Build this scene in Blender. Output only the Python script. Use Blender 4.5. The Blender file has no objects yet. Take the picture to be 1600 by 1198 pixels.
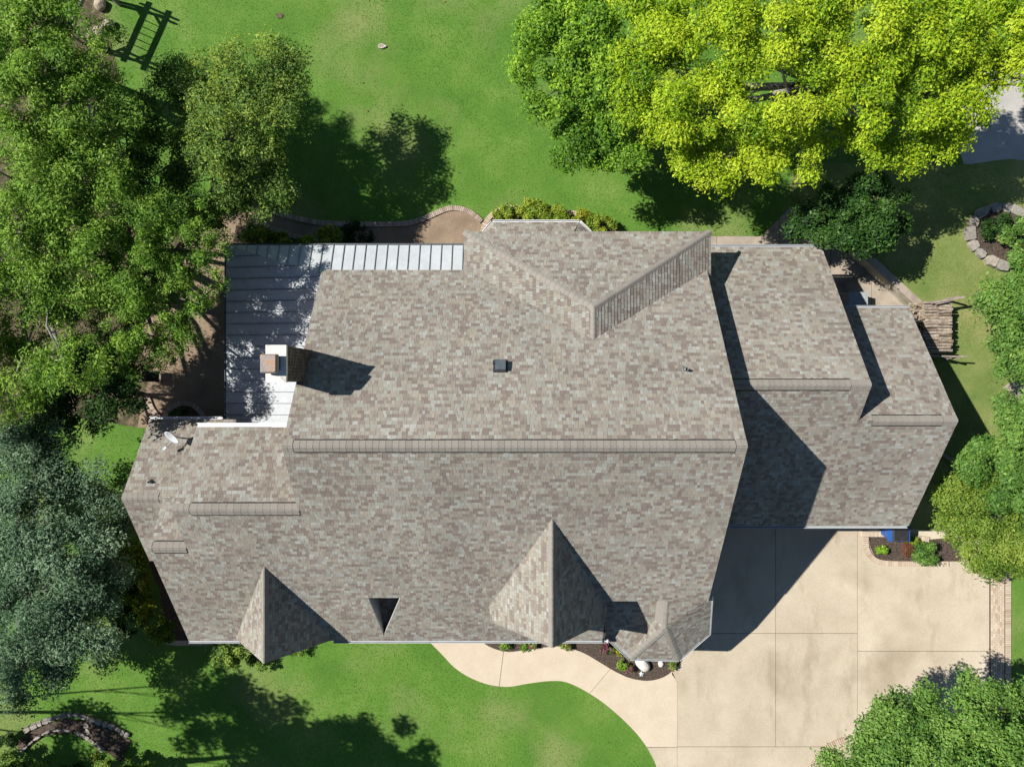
import bpy, bmesh, math, random
import numpy as np
from mathutils import Vector, Matrix, Euler

random.seed(7)
rng = np.random.default_rng(7)
scene = bpy.context.scene
COL = scene.collection
R = math.radians

# ------------------------------------------------------------------ measures
# roof drawings are in "u" units (1 u = S metres) measured from the eave datum;
# ground plans are traced on the survey photo grid and scaled to metres by their own height
S = 0.02588
Z0 = 4.0                 # height of the main front eave
CZ = Z0 + 28.7           # drone height
def U(u, v, h):
    return Vector((u * S, -v * S, Z0 + h * S))
def PX(px, py, z=0.0):
    k = (CZ - z) / 28.7 * S
    return Vector(((px - 800) * k, -(py - 599) * k, z))

# ------------------------------------------------------------------ camera, sky, sun
cam_d = bpy.data.cameras.new('camera')
cam = bpy.data.objects.new('camera', cam_d)
COL.objects.link(cam)
cam.location = (0, 0, CZ)
cam_d.sensor_fit = 'HORIZONTAL'
cam_d.sensor_width = 36.0
cam_d.lens = 36.0 * 1109 / 1600
cam_d.clip_end = 3000
cam_d.clip_start = 0.5
scene.camera = cam

ELEV = R(45.9)
LIGHT = Vector((0.967, -0.255, 0)).normalized()
world = bpy.data.worlds.new('World')
scene.world = world
world.use_nodes = True
wn = world.node_tree.nodes
wl = world.node_tree.links
sky = wn.new('ShaderNodeTexSky')
sky.sky_type = 'NISHITA'
sky.sun_disc = False
sky.sun_elevation = ELEV
sky.sun_rotation = math.atan2(-LIGHT.x, -LIGHT.y)
sky.air_density = 1.0
sky.dust_density = 0.0
sky.ozone_density = 1.3
bg = wn['Background']
bg.inputs['Strength'].default_value = 0.052
wl.new(sky.outputs['Color'], bg.inputs['Color'])

sun_d = bpy.data.lights.new('sun', 'SUN')
sun_d.energy = 5.0
sun_d.angle = R(0.5)
sun_d.color = (1.0, 0.955, 0.88)
sun = bpy.data.objects.new('sun', sun_d)
COL.objects.link(sun)
ldir = Vector((LIGHT.x * math.cos(ELEV), LIGHT.y * math.cos(ELEV), -math.sin(ELEV)))
sun.rotation_euler = ldir.to_track_quat('-Z', 'Y').to_euler()
sun.location = (-30, 10, 40)

vs = scene.view_settings
vs.view_transform = 'Standard'
vs.look = 'None'
vs.exposure = 0.47
vs.gamma = 1.0
vs.use_curve_mapping = False
scene.cycles.max_bounces = 6
scene.cycles.diffuse_bounces = 1
scene.cycles.transmission_bounces = 4
scene.cycles.transparent_max_bounces = 4
scene.cycles.use_denoising = True

# ------------------------------------------------------------------ materials
def mat(name, cols, scale=4.0, detail=6.0, rough=0.9, bump=0.0, bscale=None, fine=None, stain=None, metal=0.0, spec=0.3, stretch=None, vary=0.0, streak=None):
    """cols: list of (pos, rgb) for a noise ramp; fine=(scale, amount) speckle; stain=(rgb, scale, lo, hi)"""
    m = bpy.data.materials.new(name)
    m.use_nodes = True
    nt = m.node_tree
    N, L = nt.nodes, nt.links
    b = N['Principled BSDF']
    b.inputs['Roughness'].default_value = rough
    b.inputs['Metallic'].default_value = metal
    b.inputs['Specular IOR Level'].default_value = spec
    tc = N.new('ShaderNodeTexCoord')
    src = tc.outputs['Object']
    if stretch:
        mp = N.new('ShaderNodeMapping')
        mp.inputs['Scale'].default_value = stretch
        L.new(src, mp.inputs['Vector'])
        src = mp.outputs['Vector']
    nz = N.new('ShaderNodeTexNoise')
    nz.inputs['Scale'].default_value = scale
    nz.inputs['Detail'].default_value = detail
    nz.inputs['Roughness'].default_value = 0.6
    L.new(src, nz.inputs['Vector'])
    rp = N.new('ShaderNodeValToRGB')
    els = rp.color_ramp.elements
    els[0].position, els[0].color = cols[0][0], (*cols[0][1], 1)
    els[1].position, els[1].color = cols[-1][0], (*cols[-1][1], 1)
    for p, c in cols[1:-1]:
        e = els.new(p)
        e.color = (*c, 1)
    L.new(nz.outputs['Fac'], rp.inputs['Fac'])
    out = rp.outputs['Color']
    if stain:
        n2 = N.new('ShaderNodeTexNoise')
        n2.inputs['Scale'].default_value = stain[1]
        n2.inputs['Detail'].default_value = 4
        L.new(tc.outputs['Object'], n2.inputs['Vector'])
        mr = N.new('ShaderNodeMapRange')
        mr.inputs['From Min'].default_value = stain[2]
        mr.inputs['From Max'].default_value = stain[3]
        L.new(n2.outputs['Fac'], mr.inputs['Value'])
        mx = N.new('ShaderNodeMix')
        mx.data_type = 'RGBA'
        mx.inputs[7].default_value = (*stain[0], 1)
        L.new(mr.outputs['Result'], mx.inputs[0])
        L.new(out, mx.inputs[6])
        out = mx.outputs[2]
    if fine:
        n3 = N.new('ShaderNodeTexNoise')
        n3.inputs['Scale'].default_value = fine[0]
        n3.inputs['Detail'].default_value = 3
        L.new(tc.outputs['Object'], n3.inputs['Vector'])
        mr = N.new('ShaderNodeMapRange')
        mr.inputs['From Min'].default_value = 0.25
        mr.inputs['From Max'].default_value = 0.75
        mr.inputs['To Min'].default_value = 1 - fine[1]
        mr.inputs['To Max'].default_value = 1 + fine[1]
        L.new(n3.outputs['Fac'], mr.inputs['Value'])
        mx = N.new('ShaderNodeVectorMath')
        mx.operation = 'SCALE'
        L.new(out, mx.inputs[0])
        L.new(mr.outputs['Result'], mx.inputs['Scale'])
        out = mx.outputs['Vector']
    if streak:
        mp2 = N.new('ShaderNodeMapping')
        mp2.inputs['Scale'].default_value = streak[1]
        L.new(tc.outputs['Object'], mp2.inputs['Vector'])
        n5 = N.new('ShaderNodeTexNoise')
        n5.inputs['Scale'].default_value = 1.0
        n5.inputs['Detail'].default_value = 7
        n5.inputs['Roughness'].default_value = 0.65
        L.new(mp2.outputs['Vector'], n5.inputs['Vector'])
        mr5 = N.new('ShaderNodeMapRange')
        mr5.inputs['From Min'].default_value = streak[2]
        mr5.inputs['From Max'].default_value = streak[3]
        L.new(n5.outputs['Fac'], mr5.inputs['Value'])
        mx5 = N.new('ShaderNodeMix')
        mx5.data_type = 'RGBA'
        mx5.inputs[7].default_value = (*streak[0], 1)
        L.new(mr5.outputs['Result'], mx5.inputs[0])
        L.new(out, mx5.inputs[6])
        out = mx5.outputs[2]
    if vary:
        oi = N.new('ShaderNodeObjectInfo')
        mrv = N.new('ShaderNodeMapRange')
        mrv.inputs['To Min'].default_value = 1 - vary
        mrv.inputs['To Max'].default_value = 1 + vary
        L.new(oi.outputs['Random'], mrv.inputs['Value'])
        sv = N.new('ShaderNodeVectorMath')
        sv.operation = 'SCALE'
        L.new(out, sv.inputs[0])
        L.new(mrv.outputs['Result'], sv.inputs['Scale'])
        out = sv.outputs['Vector']
    L.new(out, b.inputs['Base Color'])
    if bump:
        n4 = N.new('ShaderNodeTexNoise')
        n4.inputs['Scale'].default_value = bscale or scale * 4
        n4.inputs['Detail'].default_value = 4
        L.new(tc.outputs['Object'], n4.inputs['Vector'])
        bp = N.new('ShaderNodeBump')
        bp.inputs['Strength'].default_value = bump
        bp.inputs['Distance'].default_value = 0.03
        L.new(n4.outputs['Fac'], bp.inputs['Height'])
        L.new(bp.outputs['Normal'], b.inputs['Normal'])
    return m

def attr_mat(name, rough=0.9, fine=(60, 0.18), spec=0.2, trans=0.0, bump=0.0, big=None):
    m = bpy.data.materials.new(name)
    m.use_nodes = True
    nt = m.node_tree
    N, L = nt.nodes, nt.links
    b = N['Principled BSDF']
    b.inputs['Roughness'].default_value = rough
    b.inputs['Specular IOR Level'].default_value = spec
    at = N.new('ShaderNodeAttribute')
    at.attribute_name = 'Col'
    out = at.outputs['Color']
    tc = N.new('ShaderNodeTexCoord')
    for f in (fine, big):
        if not f:
            continue
        n3 = N.new('ShaderNodeTexNoise')
        n3.inputs['Scale'].default_value = f[0]
        n3.inputs['Detail'].default_value = 3
        L.new(tc.outputs['Object'], n3.inputs['Vector'])
        mr = N.new('ShaderNodeMapRange')
        mr.inputs['From Min'].default_value = 0.25
        mr.inputs['From Max'].default_value = 0.75
        mr.inputs['To Min'].default_value = 1 - f[1]
        mr.inputs['To Max'].default_value = 1 + f[1]
        L.new(n3.outputs['Fac'], mr.inputs['Value'])
        sc_ = N.new('ShaderNodeVectorMath')
        sc_.operation = 'SCALE'
        L.new(out, sc_.inputs[0])
        L.new(mr.outputs['Result'], sc_.inputs['Scale'])
        out = sc_.outputs['Vector']
    L.new(out, b.inputs['Base Color'])
    if trans:
        tr = N.new('ShaderNodeBsdfTranslucent')
        L.new(out, tr.inputs['Color'])
        mx = N.new('ShaderNodeMixShader')
        mx.inputs[0].default_value = trans
        L.new(b.outputs[0], mx.inputs[1])
        L.new(tr.outputs[0], mx.inputs[2])
        L.new(mx.outputs[0], N['Material Output'].inputs['Surface'])
    return m

def rand_mat(name, cols, rough=0.9, fine=(40, 0.2)):
    """colour chosen per object"""
    m = bpy.data.materials.new(name)
    m.use_nodes = True
    nt = m.node_tree
    N, L = nt.nodes, nt.links
    b = N['Principled BSDF']
    b.inputs['Roughness'].default_value = rough
    b.inputs['Specular IOR Level'].default_value = 0.2
    oi = N.new('ShaderNodeObjectInfo')
    rp = N.new('ShaderNodeValToRGB')
    rp.color_ramp.interpolation = 'LINEAR'
    els = rp.color_ramp.elements
    els[0].color = (*cols[0], 1)
    els[1].color = (*cols[-1], 1)
    for i, c in enumerate(cols[1:-1]):
        e = els.new((i + 1) / (len(cols) - 1))
        e.color = (*c, 1)
    L.new(oi.outputs['Random'], rp.inputs['Fac'])
    n3 = N.new('ShaderNodeTexNoise')
    n3.inputs['Scale'].default_value = fine[0]
    n3.inputs['Detail'].default_value = 3
    tc = N.new('ShaderNodeTexCoord')
    L.new(tc.outputs['Object'], n3.inputs['Vector'])
    mr = N.new('ShaderNodeMapRange')
    mr.inputs['From Min'].default_value = 0.25
    mr.inputs['From Max'].default_value = 0.75
    mr.inputs['To Min'].default_value = 1 - fine[1]
    mr.inputs['To Max'].default_value = 1 + fine[1]
    L.new(n3.outputs['Fac'], mr.inputs['Value'])
    sc_ = N.new('ShaderNodeVectorMath')
    sc_.operation = 'SCALE'
    L.new(rp.outputs['Color'], sc_.inputs[0])
    L.new(mr.outputs['Result'], sc_.inputs['Scale'])
    L.new(sc_.outputs['Vector'], b.inputs['Base Color'])
    return m

M = {}
M['soil_lawn'] = mat('lawn_turf', [(0.28, (0.062, 0.16, 0.018)), (0.5, (0.094, 0.205, 0.026)), (0.72, (0.165, 0.255, 0.055))], scale=0.35, detail=8, fine=(28, 0.35), stain=((0.21, 0.24, 0.085), 0.22, 0.52, 0.75), bump=0.5, bscale=40)
M['dry_lawn'] = mat('dry_turf', [(0.3, (0.10, 0.16, 0.035)), (0.5, (0.17, 0.215, 0.06)), (0.72, (0.27, 0.26, 0.11))], scale=0.5, detail=8, fine=(28, 0.3), bump=0.5, bscale=40)
M['grass'] = attr_mat('grass_blades', rough=0.8, fine=None, trans=0.3)
M['leaf'] = attr_mat('leaf', rough=0.55, fine=None, spec=0.3, trans=0.44)
M['waxleaf'] = attr_mat('waxy_leaf', rough=0.5, fine=None, spec=0.22, trans=0.2)
M['shingle'] = attr_mat('asphalt_shingle', rough=0.95, fine=(45, 0.16), spec=0.15, big=(0.4, 0.13))
M['felt'] = mat('roof_felt', [(0.3, (0.03, 0.028, 0.026)), (0.7, (0.05, 0.045, 0.042))], scale=8)
M['cap'] = rand_mat('ridge_cap', [(0.23, 0.212, 0.187), (0.27, 0.248, 0.22), (0.25, 0.23, 0.203)], fine=(30, 0.12))
M['trim'] = mat('painted_trim', [(0.3, (0.50, 0.48, 0.44)), (0.7, (0.60, 0.58, 0.54))], scale=3, rough=0.6)
M['gutter'] = mat('gutter_metal', [(0.3, (0.40, 0.425, 0.44)), (0.7, (0.50, 0.525, 0.54))], scale=2, rough=0.45, spec=0.5)
M['whitegutter'] = mat('white_metal', [(0.3, (0.74, 0.75, 0.76)), (0.7, (0.82, 0.82, 0.82))], scale=2, rough=0.45, spec=0.5)
M['brickwall'] = mat('house_brick', [(0.3, (0.22, 0.13, 0.09)), (0.5, (0.32, 0.20, 0.14)), (0.7, (0.42, 0.30, 0.22))], scale=9, fine=(60, 0.2), bump=0.4)
M['metalroof'] = mat('standing_seam_metal', [(0.3, (0.42, 0.455, 0.48)), (0.7, (0.50, 0.53, 0.555))], scale=1.3, detail=5, rough=0.6, metal=0.0, spec=0.2, fine=(6, 0.07))
M['seam'] = mat('seam_metal', [(0.3, (0.17, 0.20, 0.23)), (0.7, (0.23, 0.26, 0.29))], scale=3, rough=0.5)  # darker than the panels: the seams' shadow lines are partly in this colour
M['concrete'] = mat('aggregate_concrete', [(0.34, (0.43, 0.365, 0.272)), (0.5, (0.505, 0.435, 0.33)), (0.66, (0.56, 0.49, 0.38))], scale=0.3, detail=12, fine=(70, 0.3), stain=((0.30, 0.245, 0.17), 0.26, 0.52, 0.79), streak=((0.30, 0.245, 0.17), (0.75, 0.28, 1), 0.53, 0.79), vary=0.04, bump=0.3, bscale=60)
M['walk'] = mat('walk_concrete', [(0.3, (0.53, 0.445, 0.335)), (0.7, (0.60, 0.51, 0.395))], scale=1.2, detail=8, fine=(45, 0.2), bump=0.3, bscale=60)
M['joint'] = mat('joint_sand', [(0.3, (0.10, 0.075, 0.05)), (0.7, (0.17, 0.13, 0.09))], scale=6)
M['patio'] = mat('brown_aggregate', [(0.3, (0.20, 0.145, 0.10)), (0.7, (0.32, 0.24, 0.17))], scale=1.1, detail=8, fine=(40, 0.35), bump=0.4, bscale=50)
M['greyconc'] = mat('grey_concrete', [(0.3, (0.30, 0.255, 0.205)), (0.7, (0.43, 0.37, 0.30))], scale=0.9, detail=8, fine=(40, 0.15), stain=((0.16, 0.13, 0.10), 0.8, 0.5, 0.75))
M['paleconc'] = mat('pale_concrete', [(0.3, (0.40, 0.37, 0.31)), (0.7, (0.56, 0.52, 0.45))], scale=1.6, detail=8, fine=(30, 0.15), stain=((0.2, 0.18, 0.15), 1.2, 0.5, 0.75))
M['road'] = mat('road_asphalt', [(0.3, (0.36, 0.345, 0.32)), (0.7, (0.48, 0.46, 0.43))], scale=0.8, detail=8, fine=(40, 0.2))
M['mulch'] = mat('bark_mulch', [(0.3, (0.035, 0.025, 0.018)), (0.5, (0.075, 0.055, 0.042)), (0.7, (0.15, 0.115, 0.09))], scale=14, detail=6, fine=(30, 0.4), bump=1.0, bscale=25)
M['litter'] = mat('leaf_litter', [(0.3, (0.04, 0.035, 0.02)), (0.5, (0.09, 0.075, 0.04)), (0.7, (0.24, 0.18, 0.12))], scale=3, detail=9, fine=(30, 0.4), bump=0.8, bscale=25)
M['brick'] = rand_mat('clay_paver', [(0.40, 0.30, 0.215), (0.52, 0.42, 0.315), (0.46, 0.385, 0.30), (0.58, 0.485, 0.375)])
M['greybrick'] = rand_mat('weathered_paver', [(0.27, 0.21, 0.165), (0.38, 0.31, 0.25), (0.45, 0.37, 0.31), (0.33, 0.25, 0.2)])
M['stone'] = rand_mat('flagstone', [(0.22, 0.205, 0.18), (0.32, 0.29, 0.25), (0.26, 0.245, 0.22), (0.38, 0.335, 0.275)], fine=(9, 0.25))
M['whitestone'] = mat('limestone_boulder', [(0.3, (0.60, 0.56, 0.50)), (0.7, (0.78, 0.75, 0.70))], scale=5, fine=(20, 0.12), bump=0.5)
M['tanstone'] = mat('tan_rock', [(0.3, (0.28, 0.23, 0.17)), (0.7, (0.46, 0.39, 0.31))], scale=5, fine=(20, 0.2), bump=0.6)
M['bark'] = mat('tree_bark', [(0.3, (0.09, 0.07, 0.055)), (0.7, (0.21, 0.18, 0.15))], scale=5, fine=(25, 0.3), bump=0.8, stretch=(1, 1, 0.3))
M['palebark'] = mat('pale_bark', [(0.3, (0.20, 0.18, 0.155)), (0.7, (0.38, 0.35, 0.31))], scale=5, fine=(25, 0.3), bump=0.8, stretch=(1, 1, 0.3))
M['log'] = rand_mat('split_wood', [(0.24, 0.185, 0.14), (0.36, 0.295, 0.235), (0.28, 0.235, 0.195), (0.17, 0.125, 0.09), (0.40, 0.345, 0.285), (0.32, 0.25, 0.185)], fine=(9, 0.45))
M['wood'] = mat('grey_wood', [(0.3, (0.20, 0.165, 0.135)), (0.7, (0.34, 0.29, 0.25))], scale=6, fine=(25, 0.2))
M['chimbrick'] = rand_mat('chimney_brick', [(0.16, 0.11, 0.08), (0.24, 0.17, 0.12), (0.2, 0.15, 0.115)])
M['chimcap'] = mat('chimney_crown', [(0.3, (0.62, 0.585, 0.545)), (0.7, (0.74, 0.70, 0.66))], scale=4, fine=(20, 0.08), stain=((0.34, 0.30, 0.27), 3.2, 0.58, 0.75))
M['rust'] = mat('rusted_steel', [(0.35, (0.24, 0.22, 0.205)), (0.52, (0.33, 0.27, 0.235)), (0.66, (0.42, 0.20, 0.085))], scale=2.6, detail=6, rough=0.7, fine=(25, 0.2))
M['black'] = mat('dark_metal', [(0.3, (0.025, 0.027, 0.03)), (0.7, (0.05, 0.053, 0.058))], scale=5, rough=0.5)
M['slate'] = mat('vent_paint', [(0.3, (0.07, 0.085, 0.10)), (0.7, (0.11, 0.125, 0.14))], scale=5, rough=0.5)
M['grey'] = mat('grey_metal', [(0.3, (0.33, 0.35, 0.365)), (0.7, (0.45, 0.47, 0.48))], scale=4, rough=0.45, spec=0.5)
M['dish'] = mat('dish_paint', [(0.3, (0.44, 0.48, 0.50)), (0.7, (0.54, 0.58, 0.60))], scale=4, rough=0.4, spec=0.5)  # grey-blue: tree shade put into the dish's white paint
M['blue'] = mat('blue_plastic', [(0.3, (0.02, 0.09, 0.34)), (0.7, (0.03, 0.12, 0.40))], scale=4, rough=0.45, spec=0.5)
M['blackplastic'] = mat('black_plastic', [(0.3, (0.02, 0.02, 0.022)), (0.7, (0.04, 0.04, 0.043))], scale=6, rough=0.4, spec=0.5)
M['window'] = mat('window_glass', [(0.3, (0.02, 0.025, 0.03)), (0.7, (0.04, 0.045, 0.05))], scale=1, rough=0.08, spec=0.6)
M['paintwood'] = mat('door_paint', [(0.3, (0.50, 0.46, 0.40)), (0.7, (0.56, 0.52, 0.46))], scale=2, rough=0.6)

# ------------------------------------------------------------------ object helpers
def wloc(o):
    v = Vector((0, 0, 0))
    while o is not None:
        v += o.location
        o = o.parent
    return v

def tag(o, label=None, cat=None, group=None, kind=None):
    if label: o['label'] = label
    if cat: o['category'] = cat
    if group: o['group'] = group
    if kind: o['kind'] = kind
    return o

def empty(name, loc, label=None, cat=None, group=None, kind=None):
    o = bpy.data.objects.new(name, None)
    o.location = loc
    o.empty_display_size = 0.2
    COL.objects.link(o)
    return tag(o, label, cat, group, kind)

def link_mesh(name, me, parent=None):
    o = bpy.data.objects.new(name, me)
    COL.objects.link(o)
    if parent is not None:
        o.parent = parent
    return o

class MB:
    def __init__(self):
        self.v, self.f, self.mi, self.c = [], [], [], []
        self.col = None
        self.m = 0
    def add(self, verts, faces):
        n = len(self.v)
        self.v += [tuple(p) for p in verts]
        for f in faces:
            self.f.append(tuple(i + n for i in f))
            self.mi.append(self.m)
        if self.col is not None:
            self.c += [self.col] * len(verts)
        return self
    def prism(self, pts, thick):
        """pts: outline (Vectors, ccw from above); thick: vector of extrusion (downwards)"""
        n = len(pts)
        t = Vector(thick)
        vs_ = [Vector(p) for p in pts] + [Vector(p) + t for p in pts]
        fs = [tuple(range(n)), tuple(reversed(range(n, 2 * n)))]
        for i in range(n):
            j = (i + 1) % n
            fs.append((i, i + n, j + n, j))
        return self.add(vs_, fs)
    def box(self, c, s, rz=0.0, tilt=None):
        c = Vector(c)
        hx, hy, hz = s[0] / 2, s[1] / 2, s[2] / 2
        rot = Matrix.Rotation(rz, 3, 'Z')
        if tilt is not None:
            rot = rot @ tilt
        vs_ = [c + rot @ Vector((x, y, z)) for z in (-hz, hz) for x, y in ((-hx, -hy), (hx, -hy), (hx, hy), (-hx, hy))]
        return self.add(vs_, [(3, 2, 1, 0), (4, 5, 6, 7), (0, 1, 5, 4), (1, 2, 6, 5), (2, 3, 7, 6), (3, 0, 4, 7)])
    def bar(self, a, b, w, h):
        """rectangular bar from a to b"""
        a, b = Vector(a), Vector(b)
        d = (b - a).normalized()
        up = Vector((0, 0, 1))
        if abs(d.z) > 0.95: up = Vector((0, 1, 0))
        sd = d.cross(up).normalized()
        u2 = sd.cross(d).normalized()
        vs_ = []
        for p in (a, b):
            for x, y in ((-1, -1), (1, -1), (1, 1), (-1, 1)):
                vs_.append(p + sd * (x * w / 2) + u2 * (y * h / 2))
        return self.add(vs_, [(3, 2, 1, 0), (4, 5, 6, 7), (0, 1, 5, 4), (1, 2, 6, 5), (2, 3, 7, 6), (3, 0, 4, 7)])
    def tube(self, pts, rad, n=8, cap=True):
        rings = []
        pts = [Vector(p) for p in pts]
        for i, p in enumerate(pts):
            d = (pts[min(i + 1, len(pts) - 1)] - pts[max(i - 1, 0)])
            if d.length < 1e-6: d = Vector((0, 0, 1))
            d.normalize()
            a = d.cross(Vector((0.31, 0.92, 0.24))).normalized()
            b = d.cross(a)
            rings.append([p + (a * math.cos(2 * math.pi * k / n) + b * math.sin(2 * math.pi * k / n)) * rad[i] for k in range(n)])
        vs_ = [q for r_ in rings for q in r_]
        fs = []
        for i in range(len(pts) - 1):
            for k in range(n):
                k2 = (k + 1) % n
                fs.append((i * n + k, i * n + k2, (i + 1) * n + k2, (i + 1) * n + k))
        if cap:
            fs.append(tuple(reversed(range(n))))
            fs.append(tuple(range((len(pts) - 1) * n, len(pts) * n)))
        return self.add(vs_, fs)
    def build(self, name, mats, parent=None, smooth=False, kind=None, label=None, cat=None, group=None, loc=None):
        off = wloc(parent) if parent is not None else Vector((0, 0, 0))
        if loc is not None:
            off = off + (Vector(loc) - off)
        me = bpy.data.meshes.new(name)
        me.from_pydata([(p[0] - off.x, p[1] - off.y, p[2] - off.z) for p in self.v], [], self.f)
        if not isinstance(mats, (list, tuple)):
            mats = [mats]
        for m in mats:
            me.materials.append(m)
        if len(mats) > 1:
            me.polygons.foreach_set('material_index', self.mi)
        if self.c:
            ca = me.color_attributes.new('Col', 'FLOAT_COLOR', 'POINT')
            flat = np.ones((len(self.v), 4), dtype=np.float32)
            flat[:, :3] = np.array(self.c, dtype=np.float32)
            ca.data.foreach_set('color', flat.ravel())
        if smooth:
            me.polygons.foreach_set('use_smooth', [True] * len(me.polygons))
        o = link_mesh(name, me, parent)
        if loc is not None:
            o.location = Vector(loc) - (wloc(parent) if parent is not None else Vector((0, 0, 0)))
        return tag(o, label, cat, group, kind)

def spline(pts, step=0.25):
    """Catmull-Rom through 3D points, resampled"""
    P = [Vector(p) for p in pts]
    P = [P[0] * 2 - P[1]] + P + [P[-1] * 2 - P[-2]]
    out = []
    for i in range(1, len(P) - 2):
        n = max(2, int((P[i + 1] - P[i]).length / step))
        for k in range(n):
            t = k / n
            a, b, c, d = P[i - 1], P[i], P[i + 1], P[i + 2]
            out.append(0.5 * ((2 * b) + (c - a) * t + (2 * a - 5 * b + 4 * c - d) * t * t + (3 * b - a - 3 * c + d) * t ** 3))
    out.append(P[-2])
    return out

def pxs(lst, z=0.0, smooth=False, step=0.25):
    p = [PX(x, y, z) for x, y in lst]
    return spline(p, step) if smooth else p

def area2(p):
    return sum(p[i].x * p[(i + 1) % len(p)].y - p[(i + 1) % len(p)].x * p[i].y for i in range(len(p)))

def ccw(p):
    return p if area2(p) > 0 else list(reversed(p))

def inset(p, d):
    p = ccw(p)
    n = len(p)
    out = []
    for i in range(n):
        a, b, c = p[i - 1], p[i], p[(i + 1) % n]
        d1 = Vector((b.x - a.x, b.y - a.y, 0))
        d2 = Vector((c.x - b.x, c.y - b.y, 0))
        if d1.length < 1e-6 or d2.length < 1e-6:
            continue
        d1.normalize(); d2.normalize()
        n1 = Vector((-d1.y, d1.x, 0)); n2 = Vector((-d2.y, d2.x, 0))
        m_ = n1 + n2
        if m_.length < 0.2:
            m_ = n1
        m_.normalize()
        k = d / max(0.35, m_.dot(n1))
        out.append(b + m_ * k)
    return out

def inpoly(x, y, poly):
    r = np.zeros(x.shape, bool)
    n = len(poly)
    for i in range(n):
        x1, y1 = poly[i][0], poly[i][1]
        x2, y2 = poly[(i + 1) % n][0], poly[(i + 1) % n][1]
        c = ((y1 > y) != (y2 > y))
        with np.errstate(divide='ignore', invalid='ignore'):
            xi = (x2 - x1) * (y - y1) / (y2 - y1 + 1e-12) + x1
        r ^= c & (x < xi)
    return r

# ------------------------------------------------------------------ the ground
def sstep(a, b, x):
    t = np.clip((x - a) / (b - a), 0, 1)
    return t * t * (3 - 2 * t)

RAISE = 0.8
w_a, w_b = PX(1318, 386, 0), PX(1420, 480, 0)
w_n = Vector((w_b.y - w_a.y, -(w_b.x - w_a.x), 0)).normalized()
if w_n.x < 0: w_n = -w_n
def raise_at(x, y):
    """height of the terraced lawn right of the garage wing"""
    x = np.asarray(x, float); y = np.asarray(y, float)
    dist = (x - w_a.x) * w_n.x + (y - w_a.y) * w_n.y          # beyond the retaining wall line
    side = np.where(y > w_b.y, sstep(0.02, 0.12, dist), sstep(w_b.x - 1.6, w_b.x - 1.3, x))
    north = 1 - sstep(PX(0, 330).y - 0.5, PX(0, 240).y, y)
    south = sstep(PX(0, 850).y, PX(0, 740).y, y)
    west = np.where(y > w_b.y, sstep(w_a.x - 3.0, w_a.x + 0.3, x), 1.0)
    return RAISE * side * north * south * west

g = MB()
g.add([(-400, -400, 0), (400, -400, 0), (400, 400, 0), (-400, 400, 0)], [(0, 1, 2, 3)])
g.build('lawn_ground', M['soil_lawn'], kind='structure', label='flat green lawn around the house')

# terrace
xs = np.arange(w_a.x - 3.2, 30, 0.12)
ys = np.arange(PX(0, 860).y, PX(0, 230).y, 0.12)
gx, gy = np.meshgrid(xs, ys)
gz = raise_at(gx, gy) + 0.02 * np.sin(gx * 1.3) * np.cos(gy * 0.9) - 0.03
tv = np.stack([gx.ravel(), gy.ravel(), gz.ravel()], 1)
nx, ny = len(xs), len(ys)
tf = []
for j in range(ny - 1):
    for i in range(nx - 1):
        k = j * nx + i
        if max(gz[j, i], gz[j + 1, i], gz[j, i + 1], gz[j + 1, i + 1]) > 0.0:
            tf.append((k, k + 1, k + nx + 1, k + nx))
me = bpy.data.meshes.new('raised_lawn')
me.from_pydata(tv.tolist(), [], tf)
me.materials.append(M['dry_lawn'])
me.polygons.foreach_set('use_smooth', [True] * len(me.polygons))
tag(link_mesh('raised_lawn', me), 'raised terrace of drier lawn right of the garage wing', kind='structure')

def gz_at(x, y):
    return np.maximum(0.0, raise_at(x, y) - 0.03)
def GP(px, py):
    """point on the ground (terrace included) seen at a plan position"""
    z = 0.0
    for _ in range(4):
        p = PX(px, py, z)
        z = float(gz_at(p.x, p.y))
    return PX(px, py, z)

# road top right
road_pts = pxs([(1490, 90), (1494, 180), (1499, 235), (1506, 256), (1530, 260), (1560, 262), (1585, 268), (1620, 282), (1700, 320), (1750, 330), (1750, 60)], 0.006)
MB().prism(ccw(road_pts), (0, 0, -0.05)).build('street', M['road'], kind='structure', label='grey street surface behind the yellow-green tree')

# patio under the trees, left rear
patio_pts = ccw(pxs([(215, 668), (222, 625), (240, 575), (200, 520), (220, 440), (290, 370), (360, 330), (432, 333), (470, 341), (520, 348), (570, 349), (630, 348), (665, 341), (690, 328), (712, 324), (735, 331), (753, 345), (765, 365), (770, 400), (500, 430), (420, 668)], 0.03))
MB().prism(patio_pts, (0, 0, -0.06)).build('garden_patio', M['patio'], kind='structure', label='brown aggregate patio and path behind the house')
litter_pts = ccw(pxs([(-60, 700), (60, 640), (215, 668), (222, 625), (240, 575), (200, 520), (220, 440), (290, 370), (200, 330), (60, 220), (190, 130), (165, 40), (150, -60), (-60, -60)], 0.012))
MB().prism(litter_pts, (0, 0, -0.05)).build('leaf_litter_ground', M['litter'], kind='structure', label='brown leaf litter under the left trees')
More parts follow.
